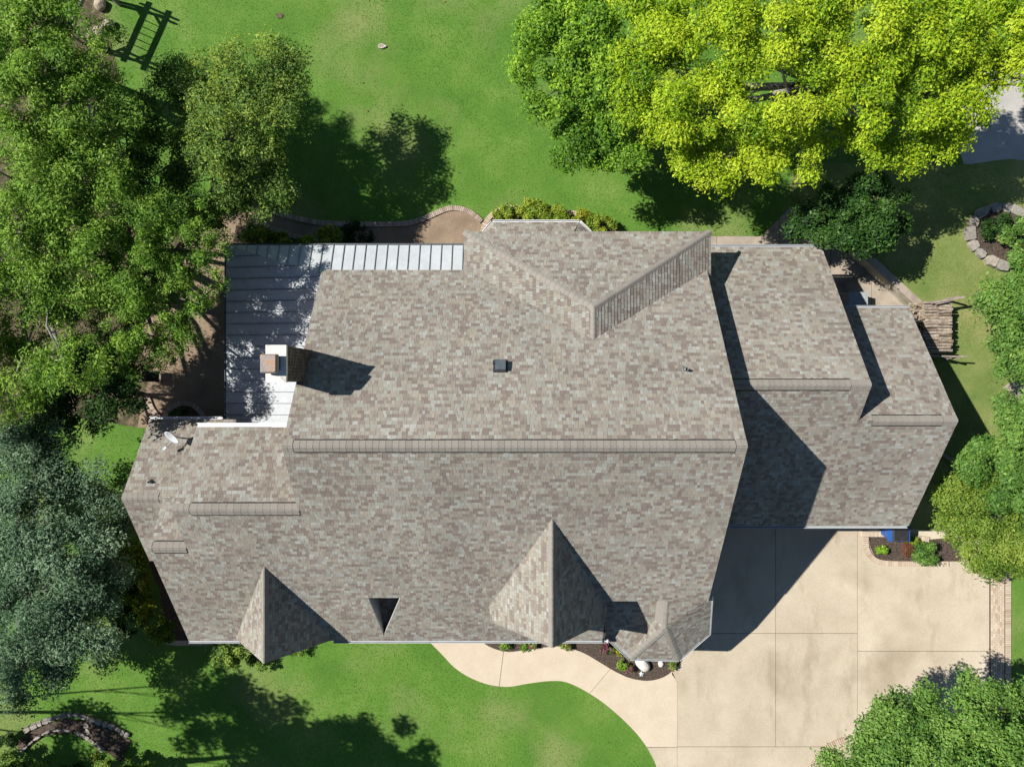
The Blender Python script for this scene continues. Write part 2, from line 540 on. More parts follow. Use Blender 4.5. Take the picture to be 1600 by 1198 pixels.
# paving behind the garage wing
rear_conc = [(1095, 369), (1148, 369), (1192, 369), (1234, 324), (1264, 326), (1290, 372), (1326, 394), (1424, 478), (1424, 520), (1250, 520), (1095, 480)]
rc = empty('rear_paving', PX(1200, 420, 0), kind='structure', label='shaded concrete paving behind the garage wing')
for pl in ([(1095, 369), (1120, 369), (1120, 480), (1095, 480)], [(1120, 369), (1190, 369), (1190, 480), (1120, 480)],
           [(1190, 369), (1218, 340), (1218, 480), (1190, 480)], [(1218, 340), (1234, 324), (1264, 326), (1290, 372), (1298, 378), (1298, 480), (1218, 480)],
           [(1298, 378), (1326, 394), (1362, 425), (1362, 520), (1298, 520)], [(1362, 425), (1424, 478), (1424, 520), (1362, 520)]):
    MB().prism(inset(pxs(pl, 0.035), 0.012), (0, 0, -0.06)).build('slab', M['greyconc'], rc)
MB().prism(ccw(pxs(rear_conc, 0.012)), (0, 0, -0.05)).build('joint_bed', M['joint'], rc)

# driveway and front walk
BED = [(742, 985), (748, 996), (757, 1004), (772, 1012), (795, 1017), (820, 1014), (850, 1010), (880, 1009), (910, 1018), (935, 1032), (960, 1047), (985, 1058), (1012, 1062), (1035, 1057), (1050, 1047), (1064, 1033), (1072, 1015)]
LAWN = [(655, 985), (672, 1003), (690, 1021), (710, 1042), (735, 1058), (765, 1069), (795, 1072), (825, 1067), (860, 1063), (885, 1065), (915, 1079), (945, 1099), (975, 1125), (1000, 1152), (1018, 1180), (1027, 1205), (1034, 1260)]
bedc = pxs(BED, 0, True, 0.2)
lawnc = pxs(LAWN, 0, True, 0.2)
def cut(curve, a, b):
    """part of a curve between the points nearest to two plan positions"""
    ia = min(range(len(curve)), key=lambda i: (curve[i] - PX(*a)).length)
    ib = min(range(len(curve)), key=lambda i: (curve[i] - PX(*b)).length)
    return curve[min(ia, ib):max(ia, ib) + 1]
def at(pts, z):
    return [Vector((p.x, p.y, z)) for p in pts]
SLZ = 0.05
dw = empty('driveway', PX(1200, 1000, 0), kind='structure', label='cream aggregate concrete driveway in front of the garage wing')
slabs = [
    [(1060, 770), (1212, 770), (1212, 989), (1060, 989)],
    [(1212, 770), (1340, 770), (1340, 989), (1212, 989)],
    [(1340, 770), (1546, 770), (1546, 1017), (1340, 1017)],
    [(1060, 989), (1212, 989), (1212, 1166), (1058, 1166), (1058, 1065), (1049, 1052), (1064, 1033)],
    [(1212, 989), (1340, 989), (1340, 1166), (1212, 1166)],
    [(1340, 1017), (1546, 1017), (1546, 1300), (1340, 1300)],
    [(1058, 1166), (1340, 1166), (1340, 1300), (1058, 1300)],
]
for pl in slabs:
    MB().prism(inset(pxs(pl, SLZ), 0.011), (0, 0, -0.09)).build('slab', M['concrete'], dw)
last = [PX(1010, 1166)] + [p for p in lawnc if p.y < PX(0, 1166).y] + [PX(1058, 1262), PX(1058, 1166)]
MB().prism(inset(at(last, SLZ), 0.011), (0, 0, -0.09)).build('slab', M['concrete'], dw)
MB().prism(ccw(pxs([(1030, 772), (1545, 772), (1545, 1298), (1040, 1298), (1022, 1180), (1035, 1070), (1064, 1033)], 0.028)), (0, 0, -0.05)).build('joint_bed', M['joint'], dw)

fw = empty('front_walk', PX(850, 1040, 0), kind='structure', label='curving cream front walk between lawn and flower bed')
w1 = cut(bedc, (742, 985), (788, 1016)) + list(reversed(cut(lawnc, (655, 985), (779, 1071))))
w2 = cut(bedc, (788, 1016), (952, 1042)) + list(reversed(cut(lawnc, (779, 1071), (922, 1083))))
w3 = cut(bedc, (952, 1042), (1048, 1049)) + pxs([(1058, 1065), (1058, 1166), (1011, 1166)]) + list(reversed(cut(lawnc, (922, 1083), (1009, 1164))))
for w in (w1, w2, w3):
    MB().prism(inset(at(w, SLZ), 0.011), (0, 0, -0.09)).build('slab', M['walk'], fw)
jb = bedc + pxs([(1056, 1065), (1056, 1168)]) + list(reversed([p for p in lawnc if p.y > PX(0, 1166).y]))
MB().prism(ccw(at(jb, 0.027)), (0, 0, -0.05)).build('joint_bed', M['joint'], fw)

def bed(name, pts, z, label, material='mulch', th=-0.1):
    return MB().prism(ccw(at(pts, z)), (0, 0, th)).build(name, M[material], kind='structure', label=label)
bed('front_mulch_bed', bedc + pxs([(1072, 940), (742, 940)]), 0.065, 'dark mulch bed between the front wall and the curving walk')
bed('rear_mulch_bed', pxs([(758, 372), (760, 355), (768, 341), (780, 332), (800, 328), (840, 334), (880, 336), (910, 340), (940, 350), (965, 360), (980, 375)], 0), 0.04, 'mulch bed round the rear bay window')
bed('side_mulch_bed', pxs([(190, 850), (225, 860), (250, 920), (262, 1002), (300, 1006), (380, 1005), (380, 840)], 0), 0.03, 'dark mulch bed along the left gable walls')
bed('drive_mulch_bed', pxs([(1357, 838), (1420, 838), (1440, 843), (1500, 838), (1500, 876), (1400, 876), (1376, 875), (1366, 868), (1359, 855)], 0), 0.085, 'small mulch bed at the top of the driveway')
bed('patio_mulch_bed', pxs([(262, 660), (267, 645), (280, 634), (300, 636), (312, 648), (316, 665)], 0), 0.07, 'round mulch bed ringed by brick beside the patio')
bed('path_mulch_bed', pxs([(370, 352), (425, 360), (460, 374), (508, 381), (590, 384), (590, 400), (360, 400)], 0), 0.06, 'narrow planted strip between path and metal porch roof')
bed('stone_corner_bed', pxs([(25, 1160), (60, 1135), (100, 1122), (140, 1126), (180, 1142), (205, 1155), (190, 1190), (150, 1160), (110, 1144), (70, 1148), (35, 1175)], 0), 0.05, 'dark soil bed between stone rows near the lower left corner')
rb = [GP(x, y) for x, y in [(1515, 365), (1525, 340), (1550, 328), (1590, 335), (1640, 360), (1640, 430), (1570, 420), (1535, 395)]]
MB().prism(ccw(rb_ := [Vector((p.x, p.y, p.z + 0.12)) for p in rb]), (0, 0, -0.5)).build('rose_bed_soil', M['mulch'], kind='structure', label='dark soil inside the ring of flagstones')
MB().prism(ccw([GP(x, y) + Vector((0, 0, 0.03)) for x, y in [(1568, 603), (1580, 597), (1640, 597), (1640, 627), (1585, 627), (1570, 622)]]), (0, 0, -0.15)).build('concrete_pad', M['greyconc'], kind='structure', label='small concrete pad in the right lawn')

# ------------------------------------------------------------------ the house
house = empty('house', (0, 0, 0), 'large house with grey-brown shingle roof seen from above', 'house')

PALETTE = np.array([(0.286, 0.282, 0.250), (0.262, 0.240, 0.204), (0.284, 0.256, 0.214), (0.196, 0.164, 0.144), (0.218, 0.187, 0.163),
                    (0.246, 0.222, 0.190), (0.318, 0.318, 0.290), (0.260, 0.250, 0.218)])
PW = np.array([0.17, 0.17, 0.13, 0.16, 0.13, 0.10, 0.07, 0.07])
PW = PW / PW.sum()

def clip_convex(poly, clip):
    out = poly
    n = len(clip)
    for i in range(n):
        ax, ay = clip[i]
        bx, by = clip[(i + 1) % n]
        ex, ey = bx - ax, by - ay
        inp, out = out, []
        m = len(inp)
        for k in range(m):
            p, q = inp[k], inp[(k + 1) % m]
            sp = ex * (p[1] - ay) - ey * (p[0] - ax)
            sq = ex * (q[1] - ay) - ey * (q[0] - ax)
            if sp >= 0: out.append(p)
            if (sp >= 0) != (sq >= 0):
                t = sp / (sp - sq)
                out.append((p[0] + (q[0] - p[0]) * t, p[1] + (q[1] - p[1]) * t))
        if len(out) < 3: return []
    return out

EXPO = 0.137
def slope(polys, name='roof_slope', thick=0.11, expo=EXPO, seed=0, tk=1.0):
    """polys: convex outlines (world) on one plane. Deck part with laid shingle tabs as its sub-part."""
    rr = random.Random(seed * 31 + 5)
    r2 = np.random.default_rng(seed + 100)
    p0 = polys[0]
    nrm = (p0[1] - p0[0]).cross(p0[2] - p0[0]).normalized()
    if nrm.z < 0: nrm = -nrm
    e2 = (Vector((0, 0, 1)) - nrm * nrm.z).normalized()        # up the slope
    e1 = e2.cross(nrm).normalized()
    org = Vector((0, 0, 0)) + nrm * p0[0].dot(nrm)
    deck = MB()
    tabs = MB()
    loc_polys = []
    for p in polys:
        lp = [((q - org).dot(e1), (q - org).dot(e2)) for q in p]
        a = sum(lp[i][0] * lp[(i + 1) % len(lp)][1] - lp[(i + 1) % len(lp)][0] * lp[i][1] for i in range(len(lp)))
        if a < 0: lp.reverse()
        loc_polys.append(lp)
        top = [org + e1 * s + e2 * t for s, t in lp]
        n = len(top)
        bot = [q - nrm * thick for q in top]
        deck.m = 0
        deck.add(top, [tuple(range(n))])
        deck.m = 1
        deck.add(top + bot, [tuple(reversed(range(n, 2 * n)))] + [(i, i + n, (i + 1) % n + n, (i + 1) % n) for i in range(n)])
    smin = min(s for lp in loc_polys for s, t in lp); smax = max(s for lp in loc_polys for s, t in lp)
    tmin = min(t for lp in loc_polys for s, t in lp); tmax = max(t for lp in loc_polys for s, t in lp)
    rows = int((tmax - tmin) / expo) + 1
    cprev = 0
    for j in range(rows):
        t0 = tmin + j * expo
        t1 = t0 + expo
        s = smin - rr.random() * 0.4
        while s < smax:
            w = rr.choice((0.095, 0.115, 0.14, 0.165, 0.19, 0.215))
            ci = cprev if rr.random() < 0.06 else int(r2.choice(len(PALETTE), p=PW))
            cprev = ci
            th = rr.choice((0.014, 0.014, 0.018, 0.021)) * tk
            rect = [(s + 0.003, t0 + 0.009), (s + w - 0.003, t0 + 0.009), (s + w - 0.003, t1), (s + 0.003, t1)]  # gap bares dark felt as the shadow line of each course
            s += w
            c = PALETTE[ci] * (0.93 + 0.14 * rr.random())
            for lp in loc_polys:
                cp = clip_convex(rect, lp)
                if len(cp) < 3: continue
                n = len(cp)
                top = [org + e1 * a + e2 * b + nrm * (0.004 + th * (1 - (b - t0) / expo)) for a, b in cp]
                bot = [org + e1 * a + e2 * b + nrm * 0.0005 for a, b in cp]
                tabs.col = (float(c[0]), float(c[1]), float(c[2]))
                tabs.add(top + bot, [tuple(range(n))] + [(i, i + n, (i + 1) % n + n, (i + 1) % n) for i in range(n)])
    d = deck.build(name, [M['felt'], M['trim']], house)
    tabs.build('shingles', M['shingle'], d, kind='stuff')
    return nrm

# key numbers (u): front plane of the main roof
MF = 0.72; RV = 77.5; RH = 232.9
def front_h(v): return RH - (v - RV) * MF
MR_ = 0.745
def rear_h(v): return RH - (RV - v) * MR_
UL, UR = -284, 291

def quad_f(u0, u1, v0, v1): return [U(u0, v1, front_h(v1)), U(u1, v1, front_h(v1)), U(u1, v0, front_h(v0)), U(u0, v0, front_h(v0))]
# front plane, with the step at the bay (u>141, v>316) and the triangular notch
NT = [(-212, 316), (-165, 316), (-199, 391)]        # notch corners (u, v)
def fp(u, v): return U(u, v, front_h(v))
front_polys = [
    quad_f(UL, UR, RV, 167),
    quad_f(-451, UR, 167, 227.8),
    quad_f(-505, UR, 227.8, 316),
    quad_f(141, UR, 316, 322),
    [fp(-505, 316), fp(-505, 401), fp(-199, 401), fp(-199, 391), fp(NT[0][0], 316)],
    [fp(-199, 391), fp(-199, 401), fp(141, 401), fp(141, 316), fp(NT[1][0], 316)],
]
slope(front_polys, seed=1)
# notch: walls coloured dark for shade, left one pale for skylight; level floor
fl = 391
nh = front_h(fl) - 16
floor = [U(NT[0][0], 316, nh + 6), U(NT[1][0], 316, nh + 6), U(NT[2][0], NT[2][1], nh)]
nf = MB()
nf.prism(ccw(floor), (0, 0, -0.05))
nf.build('notch_floor', M['felt'], house)
slope([[U(NT[0][0], 316, nh + 10), U(NT[2][0], NT[2][1] - 1, nh + 3), U(NT[1][0], 316, nh + 10)]], seed=77, thick=0.03, name='notch_slope')
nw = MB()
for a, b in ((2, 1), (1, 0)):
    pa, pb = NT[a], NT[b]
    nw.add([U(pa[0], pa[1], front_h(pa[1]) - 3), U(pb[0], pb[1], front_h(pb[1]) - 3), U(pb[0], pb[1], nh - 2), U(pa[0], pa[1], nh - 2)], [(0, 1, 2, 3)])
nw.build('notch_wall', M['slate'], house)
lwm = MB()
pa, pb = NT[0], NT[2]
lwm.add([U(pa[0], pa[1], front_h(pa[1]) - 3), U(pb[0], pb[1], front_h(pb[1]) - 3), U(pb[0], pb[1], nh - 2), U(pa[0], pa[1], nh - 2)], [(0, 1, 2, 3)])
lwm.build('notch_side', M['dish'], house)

# rear plane
slope([[U(UL, RV, RH), U(UL, -163, rear_h(-163)), U(-279, -169, rear_h(-169)), U(UR, -169, rear_h(-169)), U(UR, RV, RH)]], seed=2)
# left wing rear slope
LWV, LWH = 167, front_h(167)
slope([[U(-451, 167, LWH), U(-451, 62.6, LWH - 104.4 * .72), U(UL + 6, 62.6, LWH - 104.4 * .72), U(UL + 6, 167, LWH)]], seed=3)
# outer left gable
OH = 82; OV = 165.7
slope([[U(-565, OV, OH), U(-565, 56, OH - 109.7 * .72), U(-430, 56, OH - 109.7 * .72), U(-430, OV, OH)]], seed=4)
slope([[U(-565, OV, OH), U(-565, 276, OH - 110.3 * .72), U(-495, 276, OH - 110.3 * .72), U(-495, OV, OH)]], seed=5)
# front left gable, rear slope
SH = front_h(227.8)
slope([[U(-505, 227.8, SH), U(-505, 166.5, SH - 61.3 * .72), U(-445, 166.5, SH - 61.3 * .72), U(-445, 227.8, SH)]], seed=6)
# garage wing
KH = -38; WFV = 229.5
R1V = 1.8; R1H = KH + (WFV - R1V) * .72; R1U = 562 * (1 - R1H / 1109)
d2 = 0.918
R2V = 58 * d2; R2H = KH + (WFV - R2V) * .72; R2U = 697 * (1 - R2H / 1109)
def wf(v): return KH + (WFV - v) * .72
slope([[U(283, R1V, R1H), U(283, WFV, KH), U(R1U, WFV, KH), U(R1U, R1V, R1H)],
       [U(R1U, R2V, R2H), U(R1U, WFV, KH), U(R2U, WFV, KH), U(R2U, R2V, R2H)]], seed=7)
w1r = R1H - (R1V + 219) * .72
slope([[U(283, R1V, R1H), U(283, -219, w1r), U(R1U, -219, w1r), U(R1U, R1V, R1H)]], seed=8)
w2r = R2H - (R2V + 121.5) * .72
slope([[U(R1U - 8, R2V, R2H), U(R1U - 8, -121.5, w2r), U(R2U, -121.5, w2r), U(R2U, R2V, R2H)]], seed=9)
# rear hipped wing
HE = 47; HRH = 129.8; HU = 112.7
slope([[U(-72, -227, HE), U(297.4, -227, HE), U(HU, -105, HRH)]], seed=10)
slope([[U(-72, -227, HE), U(HU, -105, HRH), U(HU, -58, HRH), U(-72, -150, HE)]], seed=11)
slope([[U(297.4, -227, HE), U(297.4, -160, HE), U(HU, -58, HRH), U(HU, -105, HRH)]], seed=12)
# rear bay roof
BH = -18
bp_ = [U(-46, -238, BH), U(-31, -256, BH), U(107, -256, BH), U(125, -238, BH)]
slope([[bp_[1], bp_[2], U(88, -222, BH + 24), U(-12, -222, BH + 24)]], seed=13)
slope([[bp_[0], bp_[1], U(-12, -222, BH + 24), U(-33, -222, BH + 12)]], seed=14)
slope([[bp_[2], bp_[3], U(110, -222, BH + 12), U(88, -222, BH + 24)]], seed=15)

def dormer(tu, tv, th, half, bh, seed, vback):
    """steep gabled dormer: tip at (tu, tv, th), eaves at half width and height bh"""
    vb_ = RV + (RH - th) / MF - 1          # where the ridge meets the front plane
    ve = RV + (RH - bh) / MF               # where the eave line meets the front plane
    for sgn in (-1, 1):
        pts = [U(tu, vb_, th), U(tu + sgn * half, ve - 1, bh), U(tu + sgn * half, tv, bh), U(tu, tv, th)]
        if ve - 1 >= tv - 0.5:
            pts = [U(tu, vb_, th), U(tu + sgn * half, tv, bh), U(tu, tv, th)]
        slope([pts], seed=seed + sgn, thick=0.07, tk=0.2)
    w = MB()
    wv = tv - 14
    k = (half - 6) / half
    w.prism([U(tu - half * k, wv, bh + 4), U(tu - half * k, wv, -150 * 0 - Z0 / S + 2 if False else min(bh, front_h(wv)) - 12), U(tu + half * k, wv, min(bh, front_h(wv)) - 12), U(tu + half * k, wv, bh + 4), U(tu, wv, th - 8)], (0, 0.15, 0))
    w.build('gable_wall', M['brickwall'], house)
    return vb_
vb1 = dormer(-352, 397, 102, 77, 4.5, 20, 0)
vb2 = dormer(54, 354, 158, 87.4, 50, 24, 0)
# walls beside the big dormer eaves
for sgn in (-1, 1):
    dwm = MB()
    a = 54 + sgn * 80
    dwm.add([U(a, 330, 52), U(a, 342, 52), U(a, 342, front_h(342) - 3), U(a, 330, front_h(330) - 3)], [(0, 1, 2, 3)])
    dwm.build('dormer_cheek', M['brickwall'], house)

# bay roof at the front right
EB = -26
A_, B_, C_, D_, E_ = U(150, 404, EB), U(188.5, 439.5, EB), U(267, 441.5, EB), U(316, 399, EB), U(298.5, 316, 50)
A2, QL, PL = U(135, 316, 20), U(224, 316, 20), U(224, 372, 20 - 56 * 46 / 88)
Q, P_ = U(232, 316, 54), U(236, 374, 20)
mid = U(306.5, 357, 14)
slope([[A2, A_, PL, QL]], seed=30)
slope([[A_, B_, PL]], seed=31)
slope([[B_, P_, PL]], seed=37)
slope([[B_, C_, P_]], seed=32)
slope([[C_, D_, P_]], seed=33)
slope([[D_, mid, P_]], seed=34)
slope([[mid, E_, P_]], seed=35)
slope([[E_, Q, P_]], seed=36)
rf = MB()
rf.prism([QL + Vector((0, 0, .03)), PL + Vector((0, 0, .03)), P_ + Vector((0, 0, .02)), Q + Vector((0, 0, .02))], (0.02, 0, -0.05))
rf.build('ridge_flashing', M['cap'], house)
tw = MB()
tw.add([U(292, 318, 42), U(300, 357, 6), U(308, 397, -32), U(308, 397, -60), U(292, 318, -60)], [(0, 1, 2, 3, 4)])
tw.build('side_wall', M['brickwall'], house)
rk = MB()
rk.bar(E_ + Vector((.02, 0, -.03)), mid + Vector((.02, 0, -.03)), 0.05, 0.12)
rk.bar(mid + Vector((.02, 0, -.03)), D_ + Vector((.02, 0, -.03)), 0.05, 0.12)
rk.build('rake_board', M['gutter'], house)
# wall under the step of the main roof above the bay
st = MB()
st.add([U(141, 318, front_h(322) - 5), U(284, 318, front_h(322) - 5), U(284, 318, -60), U(141, 318, -60)], [(0, 1, 2, 3)])
st.add([U(141, 313, front_h(313) - 5), U(141, 313, -45), U(141, 399, -45), U(141, 399, front_h(399) - 5)], [(0, 1, 2, 3)])
st.build('step_wall', M['brickwall'], house)

# ------------------------------------------------------------------ walls
def gable_walls(u0, u1, vf, hf, vr, hr, vrg, hrg, ins=12):
    """closed brick block under a gable roof running along u"""
    base = -Z0 / S - 4
    dz = 8
    pr = [(vf - ins, base), (vr + ins, base), (vr + ins, hr + (ins * (hrg - hr) / (vrg - vr)) - dz), (vrg, hrg - dz), (vf - ins, hf + ins * (hrg - hf) / (vf - vrg) - dz)]
    m_ = MB()
    a, b = u0 + ins, u1 - ins
    L_ = [U(a, v, h) for v, h in pr]
    R_ = [U(b, v, h) for v, h in pr]
    n = len(pr)
    m_.add(L_ + R_, [tuple(range(n)), tuple(reversed(range(n, 2 * n)))] + [(i, i + n, (i + 1) % n + n, (i + 1) % n) for i in range(n)])
    m_.build('wall', M['brickwall'], house)
gable_walls(UL, UR, 316, front_h(316), -169, rear_h(-169), RV, RH)
# the front range under the lower part of the main slope
fr = MB()
base = -Z0 / S - 4
fr.prism(ccw([U(-490, 389, -8), U(129, 389, -8), U(129, 300, -8), U(-490, 300, -8)]), (0, 0, (base + 8) * S))
fr.build('wall', M['brickwall'], house)
gable_walls(-451, UL + 20, 330, front_h(330), 62.6, LWH - 104.4 * .72, 167, LWH)
gable_walls(-565, -440, 276, 2.6, 56, 3, OV, OH)
gable_walls(-505, -445, 330, front_h(330), 172, SH - 56 * .72, 227.8, SH)
gable_walls(270, R1U, WFV, KH, -219, w1r, R1V, R1H)
gable_walls(R1U - 30, R2U, WFV, KH, -121.5, w2r, R2V, R2H)
hw = MB()
hw.prism(ccw([U(-61, -150, 20), U(291 - 12, -150, 20), U(291 - 12, -215, 20), U(-61, -215, 20)]), (0, 0, (base - 20) * S))
hw.build('wall', M['brickwall'], house)
hw = MB()
hw.prism(ccw([U(-34, -222, BH - 4), U(-20, -244, BH - 4), U(97, -244, BH - 4), U(112, -222, BH - 4)]), (0, 0, (base - BH + 4) * S))
hw.build('wall', M['brickwall'], house)
hw = MB()
hw.prism(ccw([U(150, 316, -30), U(152, 398, -30), U(193, 430, -30), U(264, 432, -30), U(305, 395, -30), U(305, 316, -30)]), (0, 0, (base + 30) * S))
hw.build('wall', M['brickwall'], house)
# garage doors facing the drive
for ua, ub in ((320, 440), (470, 560)):
    gd = MB()
    y0 = WFV - 12
    for k in range(4):
        h0 = -Z0 / S + k * 21
        a, b = U(ua, y0 + 0.8, h0 + .5), U(ub, y0 + 0.8, h0 + 20.2)
        gd.box(((a.x + b.x) / 2, a.y, (a.z + b.z) / 2), (b.x - a.x, 0.05, b.z - a.z))
    gd.build('garage_door', M['paintwood'], house)

# ------------------------------------------------------------------ gutters
def gutter(a, b, out, material='gutter', w=0.10, name='gutter'):
    """open trough along an eave from a to b; out: horizontal direction away from the roof"""
    a, b = Vector(a), Vector(b)
    o = Vector(out).normalized()
    prof = [(0.0, 0.02), (0.0, -0.10), (w * 0.75, -0.10), (w, -0.01), (w, 0.015), (w - 0.02, 0.015), (w - 0.02, -0.01), (w * 0.7, -0.075), (0.015, -0.075), (0.015, 0.02)]
    n = len(prof)
    vs_ = [p + o * x + Vector((0, 0, z)) for p in (a, b) for x, z in prof]
    m_ = MB()
    m_.add(vs_, [(i, (i + 1) % n, (i + 1) % n + n, i + n) for i in range(n)] + [tuple(reversed(range(n))), tuple(range(n, 2 * n))])
    m_.build(name, M[material], house)
F, B_out = (0, -1, 0), (0, 1, 0)
gutter(U(-505, 401.5, 0), U(-425, 401.5, 0), F)
gutter(U(-279, 401.5, 0), U(141, 401.5, 0), F)
gutter(U(291, WFV + .5, KH), U(R2U - 2, WFV + .5, KH), F)
gutter(U(305, -219.5, w1r), U(R1U, -219.5, w1r), B_out)
gutter(U(R1U + 2, -122, w2r), U(R2U, -122, w2r), B_out)
gutter(U(-451, 62, LWH - 104.4 * .72), U(UL + 4, 62, LWH - 104.4 * .72), B_out, 'whitegutter', 0.15)
gutter(U(-565, 55.5, 3), U(-452, 55.5, 3), B_out, 'whitegutter')
for a, b in ((bp_[0], bp_[1]), (bp_[1], bp_[2]), (bp_[2], bp_[3])):
    d = (b - a); o = Vector((-d.y, d.x, 0))
    if o.y < 0: o = -o
    gutter(a, b, o, 'whitegutter', 0.09)
for a, b in ((A_, B_), (B_, C_), (C_, D_)):
    d = (b - a); o = Vector((d.y, -d.x, 0))
    c = (a + b) / 2 - U(235, 370, 0)
    if o.x * c.x + o.y * c.y < 0: o = -o
    gutter(a, b, o, 'gutter', 0.075)
# downspout box at the gutter end
MB().box(U(146, 405, -10), (0.28, 0.14, 0.14)).build('gutter_outlet', M['trim'], house)

# ------------------------------------------------------------------ ridge caps
def cap_run(p0, p1, kl, kr, w=0.19, step=0.21, name='ridge', vent=False, gap=0.004):
    """a run of overlapping cap shingles, each its own piece, on a dark vent strip where the ridge is vented"""
    p0, p1 = Vector(p0), Vector(p1)
    a = (p1 - p0)
    L_ = a.length
    a.normalize()
    sd = a.cross(Vector((0, 0, 1))).normalized()
    n = sd.cross(a).normalized()
    rot = Matrix((a, -sd, n)).transposed()
    lift = 0.04 if vent else 0.026
    base = MB()
    bw = w + 0.04 if vent else w - 0.04  # vented strip juts out dark to draw the gap's shadow line
    tz = lift - 0.014
    prof = [(-bw, -bw * kl - 0.01), (0, -0.02), (bw, -bw * kr - 0.01), (bw, -bw * kr + tz), (0, tz), (-bw, -bw * kl + tz)]
    m6 = len(prof)
    e0, e1 = (p0 - a * 0.0, p1) if vent else (p0 + a * 0.03, p1 - a * 0.05)
    vs_ = [p - sd * x + n * z for p in (e0, e1) for x, z in prof]
    base.add(vs_, [(i, (i + 1) % m6, (i + 1) % m6 + m6, i + m6) for i in range(m6)] + [tuple(reversed(range(m6))), tuple(range(m6, 2 * m6))])
    bo = base.build(name, M['felt'], house)
    cnt = max(1, round(L_ / step))
    step = L_ / cnt
    Lc = step - gap
    cm = bpy.data.meshes.new('ridge_cap')
    vs_, fs = [], []
    ks = [-1, -0.6, -0.2, 0.2, 0.6, 1]
    for x, up in ((0, 0.0), (Lc, 0.006)):
        for zoff in (-0.012, 0.0):
            for k in ks:
                kk = kl if k < 0 else kr
                vs_.append((x, -k * w, -abs(k) * w * kk + 0.01 * (1 - abs(k)) + up + zoff + lift))
    nk = len(ks)
    def idx(ix, iz, k): return (ix * 2 + iz) * nk + k
    for k in range(nk - 1):
        fs.append((idx(0, 1, k + 1), idx(0, 1, k), idx(1, 1, k), idx(1, 1, k + 1)))
        fs.append((idx(0, 0, k), idx(0, 0, k + 1), idx(1, 0, k + 1), idx(1, 0, k)))
        fs.append((idx(1, 0, k), idx(1, 0, k + 1), idx(1, 1, k + 1), idx(1, 1, k)))
        fs.append((idx(0, 1, k), idx(0, 1, k + 1), idx(0, 0, k + 1), idx(0, 0, k)))
    for k in (0, nk - 1):
        fs.append((idx(0, 0, k), idx(1, 0, k), idx(1, 1, k), idx(0, 1, k)))
    cm.from_pydata(vs_, [], fs)
    cm.materials.append(M['cap'])
    for q_ in range(cnt):
        o = bpy.data.objects.new('cap_shingle', cm)
        COL.objects.link(o)
        o.parent = bo
        o.rotation_euler = rot.to_4x4().to_euler()
        o.location = p0 + a * (q_ * step) + sd * random.uniform(-0.003, 0.003)
    return bo

def uh(px, d): return (px - 800) * d
dm = 1 - RH / 1109
cap_run(U(uh(458, dm), RV, RH), U(uh(1150, dm), RV, RH), MF, MR_, w=0.185, vent=True, gap=0.008, name='ridge_vent')
cap_run(U(UL, RV, RH), U(uh(457, dm), RV, RH), MF, MR_, w=0.2)
cap_run(U(uh(1151, dm), RV, RH), U(UR, RV, RH), MF, MR_, w=0.2)
d1 = 1 - R1H / 1109
cap_run(U(283, R1V, R1H), U(uh(1330, d1), R1V, R1H), .72, .72, w=0.185, vent=True, gap=0.008, name='ridge_vent')
cap_run(U(uh(1331, d1), R1V, R1H), U(R1U, R1V, R1H), .72, .72)
d2 = 1 - R2H / 1109
cap_run(U(uh(1364, d2), R2V, R2H), U(uh(1474, d2), R2V, R2H), .72, .72, w=0.18, vent=True, gap=0.006, name='ridge_vent')
cap_run(U(uh(1475, d2), R2V, R2H), U(R2U, R2V, R2H), .72, .72)
dl = 1 - LWH / 1109
cap_run(U(uh(296, dl), 167, LWH), U(-284 * 1.0 + 2, 167, LWH), .72, .72, w=0.2, step=0.25, vent=True, name='ridge_vent')
cap_run(U(-451, 167, LWH), U(uh(295, dl), 167, LWH), .72, .72)
ds = 1 - SH / 1109
cap_run(U(uh(238, ds), 227.8, SH), U(uh(291, ds), 227.8, SH), .72, .72, w=0.2, step=0.25, vent=True, name='ridge_vent')
cap_run(U(-505, 227.8, SH), U(uh(237, ds), 227.8, SH), .72, .72)
cap_run(U(-565, OV, OH), U(-512, OV, OH), .72, .72)
# hips of the rear wing, its short ridge, the dormers and the bay
cap_run(U(-72, -227, HE), U(HU, -105, HRH), .33, .33, w=0.13, name='hip')
cap_run(U(297.4, -227, HE), U(HU, -105, HRH), .33, .33, w=0.13, name='hip')
cap_run(U(HU, -60, HRH), U(HU, -105, HRH), .555, .555, w=0.13, name='ridge')
cap_run(U(-352, vb1, 102), U(-352, 397, 102), 1.2, 1.2, w=0.13)
cap_run(U(54, vb2, 158), U(54, 354, 158), 1.2, 1.2, w=0.13)
cap_run(P_, Q, 0.5, 0.5, w=0.12)
for e in (B_, C_):
    cap_run(e, P_, .2, .2, w=0.15, name='hip')
cap_run(D_, P_, .2, .2, w=0.1, name='hip')

# ------------------------------------------------------------------ metal porch roof
PE = -50
PM1, PM2 = 0.5, 0.155
pc = (-467, -225.7)
def porch_top(u, v): return PE + (v - pc[1]) * PM1
def porch_left(u, v): return PE + (u - pc[0]) * PM2
porch = empty('porch_roof', U(-380, -100, PE), 'blue-grey standing seam metal roof wrapping the rear left corner', 'roof')
